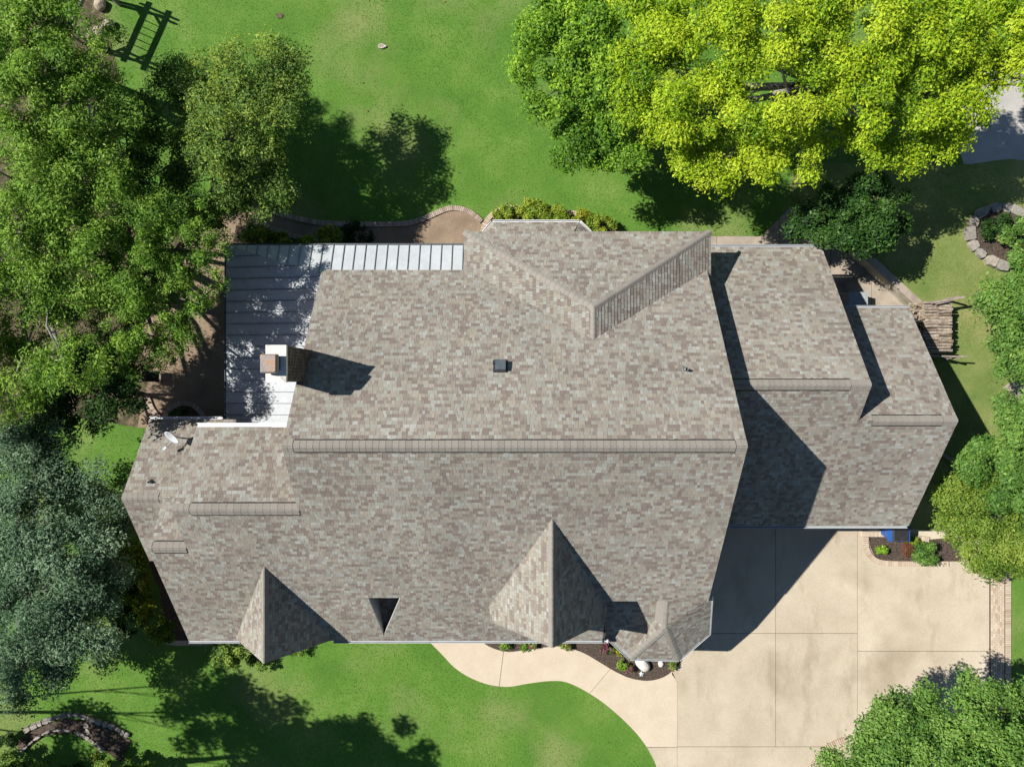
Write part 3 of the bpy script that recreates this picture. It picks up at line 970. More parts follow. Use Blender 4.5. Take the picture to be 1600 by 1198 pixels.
# back panels (seams run down the slope), clipped at the hip line
def hip_v(u): return pc[1] + (u - pc[0]) * PM2 / PM1
pw = 17.6
u = pc[0]
inner_v = -158
k = 0
def panel(pts, seam, nrm_up):
    m_ = MB()
    m_.prism(pts, (0, 0, -0.03))
    o = m_.build('metal_panel', M['metalroof'], porch)
    if seam:
        r_ = MB()
        a, b = seam
        r_.bar(a + Vector((0, 0, 0.018)), b + Vector((0, 0, 0.018)), 0.028, 0.045)
        r_.build('seam', M['seam'], o)
while u < -73:
    u1 = min(u + pw, -66)
    va, vb = min(inner_v, hip_v(u)), min(inner_v, hip_v(u1))
    jz = random.uniform(-0.12, 0.12)
    pts = [U(u + .2, pc[1], porch_top(u, pc[1])), U(u + .2, va, porch_top(u, va)), U(u1 - .2, vb, porch_top(u1, vb)), U(u1 - .2, pc[1], porch_top(u1, pc[1]))]
    pts = ccw(pts)
    if va - pc[1] < 0.5:
        pts = ccw([U(u + .2, pc[1], PE), U(u1 - .2, vb, porch_top(u1, vb)), U(u1 - .2, pc[1], PE)])
    panel(pts, (U(u1, pc[1], porch_top(u1, pc[1])), U(u1, vb, porch_top(u1, vb))), None)
    u = u1
    if u >= -67: break
v = pc[1]
inner_u = UL + 12
def hip_u(v): return pc[0] + (v - pc[1]) * PM1 / PM2
while v < 74:
    v1 = min(v + 18.4, 75)
    ua, ub = min(inner_u, hip_u(v)), min(inner_u, hip_u(v1))
    pts = [U(pc[0], v + .2, PE), U(ua, v + .2, porch_left(ua, v)), U(ub, v1 - .2, porch_left(ub, v1)), U(pc[0], v1 - .2, PE)]
    if ua - pc[0] < 0.5:
        pts = [U(pc[0], v + .2, PE), U(ub, v1 - .2, porch_left(ub, v1)), U(pc[0], v1 - .2, PE)]
    panel(ccw(pts), (U(pc[0], v1, PE), U(ub, v1, porch_left(ub, v1))), None)
    v = v1
    if v >= 74.9: break
fa = MB()
fa.bar(U(pc[0] - 1, pc[1] - 2, PE - 4), U(-70, pc[1] - 2, PE - 4), 0.05, 0.17)
fa.bar(U(pc[0] - 2, pc[1] - 2, PE - 4), U(pc[0] - 2, 75, PE - 4), 0.05, 0.17)
fa.build('fascia', M['slate'], porch)
for (u, v) in ((-455, -214), (-455, -110), (-455, -10), (-360, -214), (-260, -214), (-160, -214)):
    MB().box(U(u, v, (PE - 8 - Z0 / S) / 2 + 0) , (0.2, 0.2, Z0 + (PE - 8) * S)).build('post', M['paintwood'], porch)

# white flashing where porch meets the main roof rake
MB().bar(U(UL - 3, -35 + 20, porch_left(UL, 0) + 4), U(UL - 3, 64, porch_left(UL, 0) + 4), 0.12, 0.02).build('flashing', M['whitegutter'], porch)

# ------------------------------------------------------------------ chimney
CHT = 254          # top height (u)
dch = 1 - CHT / 1109
cu0, cu1 = (415 - 800) * dch, (447 - 800) * dch
cv0, cv1 = (539 - 599) * dch, (597 - 599) * dch
core = MB()
zc0 = 0.0
a, b = U(cu0 + 1, cv0 + 1, 0), U(cu1 - 1, cv1 - 1, 0)
core.box(((a.x + b.x) / 2, (a.y + b.y) / 2, (CHT * S + Z0) / 2 - 0.05), (abs(b.x - a.x) - .06, abs(a.y - b.y) - .06, CHT * S + Z0 - 0.1))
ch = core.build('chimney', M['joint'], house)
bk = MB()
x0, x1, y0, y1 = a.x, b.x, b.y, a.y
z = Z0 - 1.6
row = 0
cols_b = [(0.135, 0.10, 0.075), (0.19, 0.14, 0.10), (0.16, 0.125, 0.10), (0.105, 0.075, 0.055), (0.22, 0.175, 0.135)]
while z < Z0 + CHT * S - 0.2:
    for (p, q, nx_, ny_) in (((x0, y0), (x1, y0), 0, -1), ((x1, y0), (x1, y1), 1, 0), ((x1, y1), (x0, y1), 0, 1), ((x0, y1), (x0, y0), -1, 0)):
        Lw = math.hypot(q[0] - p[0], q[1] - p[1])
        dx, dy = (q[0] - p[0]) / Lw, (q[1] - p[1]) / Lw
        t = -0.1 if row % 2 else 0.0
        while t < Lw - 0.02:
            t0_, t1_ = max(0, t), min(Lw, t + 0.2)
            if t1_ - t0_ > 0.03:
                cx_, cy_ = p[0] + dx * (t0_ + t1_) / 2, p[1] + dy * (t0_ + t1_) / 2
                bk.col = random.choice(cols_b)
                pr_ = random.uniform(0, 0.006)
                bk.box((cx_ + nx_ * (pr_ - 0.02), cy_ + ny_ * (pr_ - 0.02), z + 0.03), ((t1_ - t0_ - 0.01) if dx else 0.05, (t1_ - t0_ - 0.01) if dy else 0.05, 0.058))
            t += 0.21
    z += 0.07
    row += 1
bk.build('bricks', attr_mat('stack_brick', fine=(30, 0.25)), ch, kind='stuff')
cr = MB()
zt = Z0 + CHT * S
ax, bx_, ay, by = x0 - 0.03, x1 + 0.03, y0 - 0.03, y1 + 0.03
cr.prism(ccw([Vector((ax, ay, zt)), Vector((bx_, ay, zt)), Vector((bx_, by, zt)), Vector((ax, by, zt))]), (0, 0, -0.14))
cr.build('crown_slab', M['chimcap'], ch)
cp_ = MB()
mxx, myy = (x0 + x1) / 2 - 0.04, (y0 + y1) / 2 + 0.02
cp_.box((mxx, myy, zt + 0.10), (0.36, 0.42, 0.2))
cp_.build('flue', M['black'], ch)
cap2 = MB()
zz = zt + 0.42
def rr_rect(cx_, cy_, w, h, z, r_, n=4):
    out = []
    for (sx, sy, a0) in ((1, 1, 0), (-1, 1, 90), (-1, -1, 180), (1, -1, 270)):
        for k in range(n + 1):
            t = R(a0 + 90 * k / n)
            out.append(Vector((cx_ + sx * (w / 2 - r_) + r_ * math.cos(t), cy_ + sy * (h / 2 - r_) + r_ * math.sin(t), z)))
    return out
r1_ = rr_rect(mxx - 0.06, myy - 0.03, 0.52, 0.58, zz - 0.06, 0.06)
r2_ = rr_rect(mxx - 0.06, myy - 0.03, 0.44, 0.50, zz, 0.05)
r0_ = rr_rect(mxx - 0.06, myy - 0.03, 0.54, 0.60, zz - 0.20, 0.06)
n = len(r1_)
cap2.add(r0_ + r1_ + r2_, [(i, (i + 1) % n, (i + 1) % n + n, i + n) for i in range(n)] + [(i + n, (i + 1) % n + n, (i + 1) % n + 2 * n, i + 2 * n) for i in range(n)] + [tuple(range(2 * n, 3 * n))])
for sx in (-1, 1):
    for sy in (-1, 1):
        cap2.box((mxx - 0.06 + sx * 0.19, myy - 0.03 + sy * 0.22, zt + 0.14), (0.03, 0.03, 0.3))
cap2.build('chimney_cap', M['rust'], ch)

# roof fittings
def on_rear(px, py):
    d = 0.85
    for _ in range(6):
        v = (py - 599) * d
        d = 1 - rear_h(v) / 1109
    return U((px - 800) * d, (py - 599) * d, rear_h((py - 599) * d))
pv = on_rear(782, 572)
rv_ = empty('roof_vent', pv, 'dark slate box vent in the middle of the rear roof slope', 'roof vent')
tl = Matrix.Rotation(math.atan(MR_) * 0.8 * -1, 3, 'X')
MB().box(pv + Vector((0, 0, 0.14)), (0.36, 0.40, 0.26), tilt=tl).build('hood', M['slate'], rv_)
MB().box(pv + Vector((0, 0, 0.02)), (0.5, 0.56, 0.03), tilt=Matrix.Rotation(-math.atan(MR_), 3, 'X')).build('flange', M['black'], rv_)
MB().box(pv + Vector((-0.22, 0.12, 0.16)), (0.08, 0.12, 0.08), tilt=tl).build('latch', M['black'], rv_)
def pipe_vent(p, label, r_=0.05, h=0.3):
    e_ = empty('vent_pipe', p, label, 'vent pipe', 'plumbing vents on the roof')
    MB().tube([p + Vector((0, 0, -0.05)), p + Vector((0, 0, h))], [r_, r_], 10, cap=False).build('pipe', M['grey'], e_)
    MB().tube([p + Vector((0, 0, -0.03)), p + Vector((0, 0, 0.06)), p + Vector((0, 0, 0.12))], [r_ * 1.9, r_ * 1.5, r_ * 1.1], 10).build('boot', M['slate'], e_)
pipe_vent(on_rear(1070, 577), 'small plumbing vent pipe on the rear slope right of the box vent')
def on_outer(px, py):
    d = 0.97
    for _ in range(6):
        v = (py - 599) * d
        h = OH - (OV - v) * .72
        d = 1 - h / 1109
    return U((px - 800) * d, (py - 599) * d, h)
pipe_vent(on_outer(236, 752), 'small dark vent pipe on the outermost left gable', 0.045, 0.2)

# satellite dish
dp = on_outer(283, 684)
sd_ = empty('satellite_dish', dp, 'oval satellite dish on the left gable roof, paint greyed for shade', 'satellite dish')
cen = dp + Vector((0.05, 0.12, 0.75))
ax_ = Vector((-0.42, -0.62, 0.66)).normalized()
s1 = ax_.cross(Vector((0, 0, 1))).normalized()
s2 = s1.cross(ax_).normalized()
dm_ = MB()
rings = []
for off in (0.0, -0.015):
    for i in range(6):
        rr_ = i / 5
        for k in range(24):
            t = 2 * math.pi * k / 24
            rings.append(cen + s1 * (0.33 * rr_ * math.cos(t)) + s2 * (0.30 * rr_ * math.sin(t)) + ax_ * (0.10 * rr_ * rr_ + off))
fs = []
for o_ in (0, 144):
    for i in range(5):
        for k in range(24):
            q = (o_ + i * 24 + k, o_ + i * 24 + (k + 1) % 24, o_ + (i + 1) * 24 + (k + 1) % 24, o_ + (i + 1) * 24 + k)
            fs.append(q if o_ == 0 else tuple(reversed(q)))
for k in range(24):
    fs.append((120 + k, 120 + (k + 1) % 24, 264 + (k + 1) % 24, 264 + k))
dm_.add(rings, fs)
dm_.build('reflector', M['dish'], sd_, smooth=True)
MB().tube([dp, dp + Vector((0.02, 0.06, 0.4)), cen - ax_ * 0.03], [0.03, 0.03, 0.03], 8).build('mast', M['grey'], sd_)
arm_end = cen + ax_ * 0.42 - s2 * 0.36
MB().tube([cen - s2 * 0.30 + ax_ * 0.08, arm_end], [0.018, 0.018], 8).build('arm', M['dish'], sd_)
MB().box(arm_end + ax_ * 0.0, (0.16, 0.09, 0.09), rz=0.8).build('receiver', M['dish'], sd_)

# ------------------------------------------------------------------ retaining wall, AC unit, bin
rw = empty('retaining_wall', PX(1375, 435, 0), 'grey concrete retaining wall beside the sunken rear paving', 'wall')
def wall_seg(a, b, w, z0, z1, name, material):
    a, b = Vector(a), Vector(b)
    d = (b - a).normalized()
    nn = Vector((-d.y, d.x, 0)) * (w / 2)
    pts = [a - nn, b - nn, b + nn, a + nn]
    MB().prism(ccw(at(pts, z1)), (0, 0, z0 - z1)).build(name, M[material], rw)
ra, rb2, rcn = PX(1322, 388, 0), PX(1408, 470, 0), PX(1408, 500, 0)
ra, rb2, rcn = w_a + w_n * 0.02, w_b + w_n * 0.02, Vector((w_b.x + 0.05, w_b.y - 1.0, 0))
wall_seg(ra, rb2, 0.26, -0.1, RAISE + 0.02, 'wall_body', 'paleconc')
wall_seg(ra, rb2 + (rb2 - ra).normalized() * 0.1, 0.34, RAISE + 0.022, RAISE + 0.10, 'coping', 'greyconc')
wall_seg(rb2 + Vector((0, -0.16, 0)), rcn, 0.26, -0.1, RAISE + 0.02, 'wall_body', 'paleconc')
wall_seg(rb2 + Vector((0, -0.17, 0)), rcn, 0.34, RAISE + 0.024, RAISE + 0.102, 'coping', 'walk')

acp = PX(1328, 474, 0.04)
ac = empty('air_conditioner', acp, 'grey air conditioner unit standing behind the garage wing', 'air conditioner')
MB().box(acp + Vector((0, 0, 0.42)), (0.84, 0.84, 0.78)).build('housing', M['grey'], ac)
acl = MB()
for k in range(12):
    acl.box(acp + Vector((0, -0.38 + k * 0.069, 0.825)), (0.76, 0.018, 0.02))
acl.build('grille', M['grey'], ac)
MB().box(acp + Vector((0, 0, 0.0)), (1.0, 1.0, 0.06)).build('pad', M['paleconc'], ac)

bpz = 1.05
bc = PX(1404, 830, bpz)
bin_ = empty('trash_bin', (bc.x, bc.y, SLZ), 'blue wheeled bin with black lid against the garage wall', 'bin')
def ring_box(cx_, cy_, w, h, z): return [Vector((cx_ + sx * w / 2, cy_ + sy * h / 2, z)) for sx, sy in ((-1, -1), (1, -1), (1, 1), (-1, 1))]
bm_ = MB()
lo, hi = ring_box(bc.x, bc.y, 0.62, 0.62, SLZ + 0.08), ring_box(bc.x, bc.y, 0.82, 0.80, bpz)
hi2 = ring_box(bc.x, bc.y, 0.96, 0.88, bpz)
hi3 = ring_box(bc.x, bc.y, 0.96, 0.88, bpz + 0.05)
bm_.add(lo + hi + hi2 + hi3, [(3, 2, 1, 0)] + [(i + 4 * r_, (i + 1) % 4 + 4 * r_, (i + 1) % 4 + 4 * r_ + 4, i + 4 * r_ + 4) for r_ in range(3) for i in range(4)] + [(12, 13, 14, 15)])
bm_.build('body', M['blue'], bin_)
lid = MB()
l1, l2 = ring_box(bc.x + 0.06, bc.y, 0.74, 0.86, bpz + 0.055), ring_box(bc.x + 0.06, bc.y, 0.62, 0.72, bpz + 0.13)
lid.add(l1 + l2, [(0, 1, 5, 4), (1, 2, 6, 5), (2, 3, 7, 6), (3, 0, 4, 7), (4, 5, 6, 7)])
lid.build('lid', M['blackplastic'], bin_)
for s_ in (-1, 1):
    MB().tube([Vector((bc.x + s_ * 0.28, bc.y + 0.33, SLZ + 0.12)), Vector((bc.x + s_ * 0.34, bc.y + 0.33, SLZ + 0.12))], [0.12, 0.12], 14).build('wheel', M['blackplastic'], bin_)
MB().tube([Vector((bc.x - 0.36, bc.y + 0.46, bpz)), Vector((bc.x + 0.36, bc.y + 0.46, bpz))], [0.02, 0.02], 8).build('handle', M['blue'], bin_)

# ------------------------------------------------------------------ brick edgings
def brick_mesh(l, w, h, mname):
    key = 'brick_%s_%d_%d' % (mname, int(l * 1000), int(w * 1000))
    me_ = bpy.data.meshes.get(key)
    if me_: return me_
    m_ = MB()
    e = 0.006
    lo_ = ring_box(0, 0, l, w, 0); mi_ = ring_box(0, 0, l, w, h - e); hi_ = ring_box(0, 0, l - 2 * e, w - 2 * e, h)
    m_.add(lo_ + mi_ + hi_, [(i + 4 * r_, (i + 1) % 4 + 4 * r_, (i + 1) % 4 + 4 * r_ + 4, i + 4 * r_ + 4) for r_ in range(2) for i in range(4)] + [(8, 9, 10, 11)])
    me_ = bpy.data.meshes.new(key)
    me_.from_pydata([tuple(p) for p in m_.v], [], m_.f)
    me_.materials.append(M[mname])
    return me_
def put_brick(parent, p, rz, me_):
    o = bpy.data.objects.new('brick', me_)
    COL.objects.link(o)
    o.parent = parent
    o.location = Vector(p) - parent.location
    o.rotation_euler = (random.uniform(-.015, .015), random.uniform(-.015, .015), rz + random.uniform(-.02, .02))
def resample(pts, step):
    out, acc = [], 0.0
    for i in range(len(pts) - 1):
        a_, b_ = pts[i], pts[i + 1]
        L_ = (b_ - a_).length
        while acc <= L_ and L_ > 1e-6:
            out.append((a_.lerp(b_, acc / L_), math.atan2(b_.y - a_.y, b_.x - a_.x)))
            acc += step
        acc -= L_
    return out
def edging(pts_px, label, z=0.0, length=0.23, width=0.078, mname='brick', h=0.09, smooth=True, rows=1, mortar=True, group=None):
    pts = pxs(pts_px, z, smooth, 0.1)
    root = empty('brick_edging', pts[len(pts) // 2], label, 'edging', group)
    me_ = brick_mesh(length, width, h, mname)
    for r_ in range(rows):
        off = (r_ - (rows - 1) / 2) * (length + 0.012)
        for p, ang in resample(pts, width + 0.012):
            q = p + Vector((-math.sin(ang), math.cos(ang), 0)) * off
            put_brick(root, q + Vector((0, 0, random.uniform(-.006, .006))), ang + math.pi / 2, me_)
    if mortar:
        wd = rows * (length + 0.012) * 0.5
        L_, R_ = [], []
        for i, p in enumerate(pts):
            d = (pts[min(i + 1, len(pts) - 1)] - pts[max(i - 1, 0)]).normalized()
            nn = Vector((-d.y, d.x, 0))
            L_.append(p + nn * wd + Vector((0, 0, h - 0.018))); R_.append(p - nn * wd + Vector((0, 0, h - 0.018)))
        m_ = MB()
        n = len(pts)
        m_.add(L_ + R_, [(i, i + 1, i + 1 + n, i + n) for i in range(n - 1)])
        m_.build('mortar', M['joint'], root)
    return root
edging([(428, 332), (450, 338), (470, 343), (495, 348), (520, 350), (570, 351), (600, 351), (632, 350), (652, 346), (672, 338), (690, 330), (703, 326), (716, 326), (730, 330), (742, 337), (753, 347)],
       'long wavy brick edging between rear lawn and brown path', mname='greybrick')
edging([(754, 366), (757, 353), (764, 341), (774, 332), (787, 327), (800, 325), (812, 326)], 'curved cream brick edging left of the rear bay shrubs', mname='brick')
edging([(856, 334), (872, 333), (890, 333), (908, 336), (922, 341), (936, 349)], 'short curved brick edging right of the rear bay shrubs', mname='brick')
edging([(405, 351), (425, 357), (445, 364), (462, 370), (485, 374), (508, 377)], 'short brick edging beside the planted strip by the porch', mname='greybrick')
edging([(256, 662), (261, 647), (270, 636), (284, 630), (299, 631), (311, 639), (320, 652), (324, 665)], 'ring of bricks round the small bed by the patio', mname='greybrick', z=0.03)
edging([(228, 622), (232, 634), (238, 645), (247, 655)], 'short fan of bricks at the left patio corner', mname='greybrick', z=0.03, rows=2, group=None)
edging([(1352, 834), (1352, 846), (1353, 856), (1358, 866), (1366, 874), (1377, 878), (1392, 879.5), (1420, 880), (1450, 880), (1480, 880)], 'curved cream brick border round the mulch bed on the driveway', mname='brick', z=SLZ + 0.003, h=0.06)
edging([(1346, 833), (1360, 834), (1390, 834), (1415, 836), (1432, 840), (1450, 842)], 'straight brick row between garage wall and driveway bed', mname='brick', z=SLZ + 0.006, h=0.06, smooth=False)
edging([(1268, 1205), (1282, 1184), (1300, 1167), (1322, 1158), (1345, 1155), (1370, 1156)], 'curved double brick row at the bottom of the driveway', mname='brick', z=SLZ + 0.002, h=0.03, rows=2)
edging([(252, 996), (262, 1001), (275, 1003), (300, 1003), (330, 1002)], 'low brick edging at the lower left corner of the roof', mname='brick', z=0.0)
# brick strip at the right edge of the drive
strip = empty('brick_border', PX(1562, 1000, 0), 'cream brick paved strip along the right edge of the driveway', 'paving')
bmF, bmS = brick_mesh(0.2, 0.097, 0.06, 'brick'), brick_mesh(0.25, 0.078, 0.075, 'brick')
ya, yb = PX(0, 890).y, PX(0, 1125).y
xa = PX(1547, 0).x; xb = PX(1568, 0).x
c_ = 0
x = xa + 0.05
while x < xb:
    y = ya - (0.1 if c_ % 2 else 0)
    while y > yb:
        put_brick(strip, (x, y, 0.0 + random.uniform(-.004, .004)), math.pi / 2, bmF)
        y -= 0.208
    x += 0.105
    c_ += 1
xs_ = PX(1574, 0).x
y = ya
while y > yb:
    put_brick(strip, (xs_, y, 0), 0, bmS)
    y -= 0.088
MB().prism(ccw([Vector((xa - .03, ya, .045)), Vector((xs_ + .13, ya, .045)), Vector((xs_ + .13, yb, .045)), Vector((xa - .03, yb, .045))]), (0, 0, -.08)).build('sand_bed', M['joint'], strip)

# ------------------------------------------------------------------ stone borders and boulders
def flag_stone(c, lx, ly, h, ang, parent, name='stone', material='stone', seed=0):
    rr = random.Random(seed)
    n = rr.choice((7, 8, 9))
    pts = []
    for k in range(n):
        t = 2 * math.pi * k / n + rr.uniform(-.18, .18)
        e = 1.0 / max(abs(math.cos(t)), abs(math.sin(t))) ** 0.95
        x_, y_ = lx / 2 * e * math.cos(t) * rr.uniform(.86, 1.03), ly / 2 * e * math.sin(t) * rr.uniform(.86, 1.03)
        pts.append((x_ * math.cos(ang) - y_ * math.sin(ang), x_ * math.sin(ang) + y_ * math.cos(ang)))
    m_ = MB()
    lo_ = [Vector((c.x + a * 1.02, c.y + b * 1.02, c.z - 0.05)) for a, b in pts]
    mi_ = [Vector((c.x + a, c.y + b, c.z + h - 0.025 + rr.uniform(-.012, .012))) for a, b in pts]
    hi_ = [Vector((c.x + a * .95, c.y + b * .95, c.z + h + rr.uniform(-.012, .012))) for a, b in pts]
    top = Vector((c.x, c.y, c.z + h + 0.008))
    m_.add(lo_ + mi_ + hi_ + [top], [(i + n * r_, (i + 1) % n + n * r_, (i + 1) % n + n * r_ + n, i + n * r_ + n) for r_ in range(2) for i in range(n)] + [(2 * n + i, 2 * n + (i + 1) % n, 3 * n) for i in range(n)])
    return m_.build(name, M[material], parent)
def stone_row(pts_px, label, length, width, h, seed, ground=True):
    base_pts = [GP(x_, y_) if ground else PX(x_, y_, 0) for x_, y_ in pts_px]
    pts = spline(base_pts, 0.1)
    root = empty('stone_border', pts[len(pts) // 2], label, 'border')
    rr = random.Random(seed)
    # unequal stones laid end to end
    i_ = 0
    acc = resample(pts, 0.02)
    pos = 0
    while pos < len(acc) - 5:
        l = length * rr.uniform(.7, 1.35)
        mid_i = min(len(acc) - 1, pos + int(l / 0.04))
        p, ang = acc[mid_i]
        flag_stone(p, l * 0.97, width * rr.uniform(.8, 1.15), h * rr.uniform(.85, 1.2), ang, root, seed=seed * 100 + i_)
        i_ += 1
        pos += int(l / 0.02)
    return root
stone_row([(1610, 350), (1598, 337), (1582, 329), (1560, 325), (1538, 329), (1521, 343), (1513, 362), (1516, 380), (1527, 395), (1543, 407), (1562, 415)], 'ring of large flagstones round the rose bed on the right lawn', 0.62, 0.42, 0.22, 3)
stone_row([(40, 1140), (58, 1131), (78, 1123), (98, 1117), (118, 1115), (138, 1120), (158, 1127), (178, 1134), (200, 1146)], 'outer arc of grey stones near the lower left corner', 0.30, 0.24, 0.14, 5, False)
stone_row([(34, 1174), (48, 1160), (64, 1148), (82, 1140), (100, 1138), (118, 1141)], 'thin inner arc of pale stones near the lower left corner', 0.42, 0.12, 0.14, 6, False)
stone_row([(120, 1141), (132, 1147), (145, 1156), (158, 1166), (166, 1172)], 'short diagonal stone row near the lower left corner', 0.32, 0.2, 0.14, 7, False)
stone_row([(136, 1128), (138, 1138), (143, 1148)], 'stub of stones joining the two arcs near the lower left corner', 0.28, 0.2, 0.14, 8, False)
stone_row([(1471, 708), (1480, 715), (1492, 722), (1506, 729)], 'pale stone kerb at the shaded right corner of the garage wing', 0.45, 0.14, 0.15, 9)

def boulder(px, py, r_, label, material='whitestone', squash=0.7, z=0.05, group=None, seed=0, cat='boulder', name='boulder'):
    c = PX(px, py, z)
    bm = bmesh.new()
    bmesh.ops.create_icosphere(bm, subdivisions=3, radius=1)
    rr = random.Random(seed)
    dirs = [(Vector((rr.gauss(0, 1), rr.gauss(0, 1), rr.gauss(0, 1))).normalized(), rr.uniform(.72, .95)) for _ in range(12)]
    for v in bm.verts:
        for d, cut_ in dirs:
            k = v.co.dot(d)
            if k > cut_: v.co -= d * (k - cut_)
        v.co = Vector((v.co.x * r_[0], v.co.y * r_[1], v.co.z * r_[0] * squash))
    me_ = bpy.data.meshes.new(name)
    bm.to_mesh(me_); bm.free()
    me_.materials.append(M[material])
    o = link_mesh(name, me_)
    o.location = c + Vector((0, 0, r_[0] * squash * 0.45))
    o.rotation_euler = (0, 0, rr.uniform(0, 3))
    return tag(o, label, cat, group)
boulder(1003, 1036, (0.38, 0.30), 'large white boulder under the front bay eave', seed=1)
boulder(1032, 1036, (0.15, 0.14), 'small white stone right of the large boulder under the bay', seed=2)
for i, (x_, y_, r_, what) in enumerate([(158, 8, 0.45, 'pale boulder under the left trees nearest the top edge'), (170, 40, 0.42, 'pale boulder under the left trees left of the arbor shadow'), (156, 50, 0.36, 'rounded pale boulder beside a larger one under the left trees'),
                                        (142, 55, 0.25, 'small pale boulder at the end of the row under the left trees'), (162, 77, 0.3, 'pale boulder under the left trees below the arbor shadow'), (116, 113, 0.3, 'pale boulder deep under the upper left tree'), (104, 113, 0.26, 'smaller pale boulder deep under the upper left tree'), (62, 208, 0.3, 'pale boulder showing through leaves at the left edge')]):
    boulder(x_, y_, (r_ * .75, r_ * .6), what, material='tanstone', seed=20 + i, group='boulders under the left trees')
# little star ornament in the bed
sp = PX(1002, 1052, 0.07)
so = MB()
pts = []
for k in range(10):
    t = R(36 * k + 18)
    rr_ = 0.13 if k % 2 == 0 else 0.075
    pts.append(sp + Vector((rr_ * math.cos(t), rr_ * math.sin(t), 0.05)))
so.prism(pts, (0, 0, -0.05))
so.add([p for p in pts] + [sp + Vector((0, 0, 0.085))], [(i, (i + 1) % 10, 10) for i in range(10)])
so.build('star_ornament', M['dish'], label='small pale star ornament lying in the front mulch bed', cat='ornament', loc=sp)
# sprinkler valve cover on the lawn
vp = PX(596, 73, 0.02)
vc = empty('valve_cover', vp, 'small pale ring-shaped valve cover in the rear lawn', 'valve cover')
m_ = MB()
n = 20
o1 = [vp + Vector((0.16 * math.cos(2 * math.pi * k / n) + (0.07 if k in (0, 1, 19) else 0), 0.11 * math.sin(2 * math.pi * k / n), 0.06)) for k in range(n)]
i1 = [vp + Vector((0.12 * math.cos(2 * math.pi * k / n), 0.08 * math.sin(2 * math.pi * k / n), 0.06)) for k in range(n)]
m_.add(o1 + i1 + [p - Vector((0, 0, .06)) for p in o1], [(i, (i + 1) % n, (i + 1) % n + n, i + n) for i in range(n)] + [(i + 2 * n, (i + 1) % n + 2 * n, (i + 1) % n, i) for i in range(n)])
m_.build('ring', M['paleconc'], vc)
MB().prism([p - Vector((0, 0, 0.012)) for p in i1], (0, 0, -0.03)).build('lid', M['tanstone'], vc)
bp2 = PX(437, 25, 0.012)
MB().prism([bp2 + Vector((0.16 * math.cos(2 * math.pi * k / 12) * random.uniform(.85, 1.1), 0.13 * math.sin(2 * math.pi * k / 12) * random.uniform(.85, 1.1), 0.03)) for k in range(12)], (0, 0, -0.04)).build('bare_patch', M['litter'], kind='structure', label='bare soil spot in the rear lawn')

# ------------------------------------------------------------------ firewood
wood_c = GP(1462, 514)
zw = wood_c.z
def log_mesh(i):
    rr = random.Random(i)
    n = rr.choice((5, 6, 6, 7))
    m_ = MB()
    L_ = 0.62
    rings = []
    offs = [rr.uniform(.75, 1.12) for _ in range(n)]
    for j, x_ in enumerate((-L_ / 2, -L_ / 6, L_ / 6, L_ / 2)):
        for k in range(n):
            t = 2 * math.pi * k / n
            q = offs[k] * rr.uniform(.85, 1.1) * 0.07
            rings.append(Vector((x_ + rr.uniform(-.015, .015), q * math.cos(t), q * math.sin(t))))
    m_.add(rings, [(j * n + k, j * n + (k + 1) % n, (j + 1) * n + (k + 1) % n, (j + 1) * n + k) for j in range(3) for k in range(n)] + [tuple(reversed(range(n))), tuple(range(3 * n, 4 * n))])
    me_ = bpy.data.meshes.new('log_%d' % i)
    me_.from_pydata([tuple(p) for p in m_.v], [], m_.f)
    me_.materials.append(M['log'])
    return me_
logm = [log_mesh(i) for i in range(10)]
xl, xr = GP(1440, 0).x, PX(1490, 514, zw + 0.9).x
ytop, ybot = PX(1460, 472, zw + .5).y, PX(1460, 552, zw + .5).y
ORD = 'first second third fourth fifth sixth seventh eighth ninth tenth eleventh twelfth thirteenth fourteenth fifteenth sixteenth seventeenth eighteenth nineteenth twentieth'.split()
rows_n = int((ytop - ybot) / 0.128)
for lay in range(7):
    for r_ in range(rows_n):
        for c_ in range(2):
            if 0 < lay < 4 and 0 < r_ < rows_n - 1 and c_ == 0:
                pass
            o = bpy.data.objects.new('firewood_log', random.choice(logm))
            COL.objects.link(o)
            px_ = xr - 0.33 - c_ * 0.6 + random.uniform(-.035, .035)
            o.location = (px_, ytop - (r_ + .5) * 0.13 - (0.05 if lay % 2 else 0) + random.uniform(-.02, .02), zw + 0.07 + lay * 0.122 + random.uniform(-.015, .02))
            o.rotation_euler = (random.uniform(0, 6.2), random.uniform(-.03, .03), random.uniform(-.06, .06))
            s_ = random.uniform(.88, 1.12)
            o.scale = (random.uniform(.9, 1.08), s_, s_)
            tag(o, ('top-layer log of the firewood stack, %s from its upper end, %s column' % (ORD[r_], 'right' if c_ == 0 else 'left')) if lay == 6 else
                ('split log in the %s layer below the top of the firewood stack' % ORD[5 - lay]), 'log', 'logs of the firewood stack')
for i in range(34):      # tumbled short pieces between stack and wall
    o = bpy.data.objects.new('firewood_log', random.choice(logm))
    COL.objects.link(o)
    t = i / 33
    o.location = (xr - 1.35 - random.uniform(0, .28), ytop - 0.1 - t * (ytop - ybot - .2) , zw + 0.1 + random.uniform(0, 0.62))
    o.rotation_euler = (random.uniform(0, 6.2), random.uniform(-.5, .5), random.uniform(-.7, .7))
    o.scale = (random.uniform(.4, .7), random.uniform(.7, 1), random.uniform(.7, 1))
    tag(o, 'short split log tumbled against the stack beside the garage wing', 'log', 'tumbled logs beside the firewood stack')
def pole(a, b, w, label, h=0.06):
    a, b = Vector(a), Vector(b)
    MB().bar(a, b, w, h).build('timber_pole', M['wood'], label=label, cat='pole', group='timber poles at the firewood stack', loc=a)
zt_ = zw + 1.02
pole(PX(1455, 473, zt_), PX(1507, 464, zt_ + .12), 0.1, 'grey timber lying across the upper end of the firewood stack')
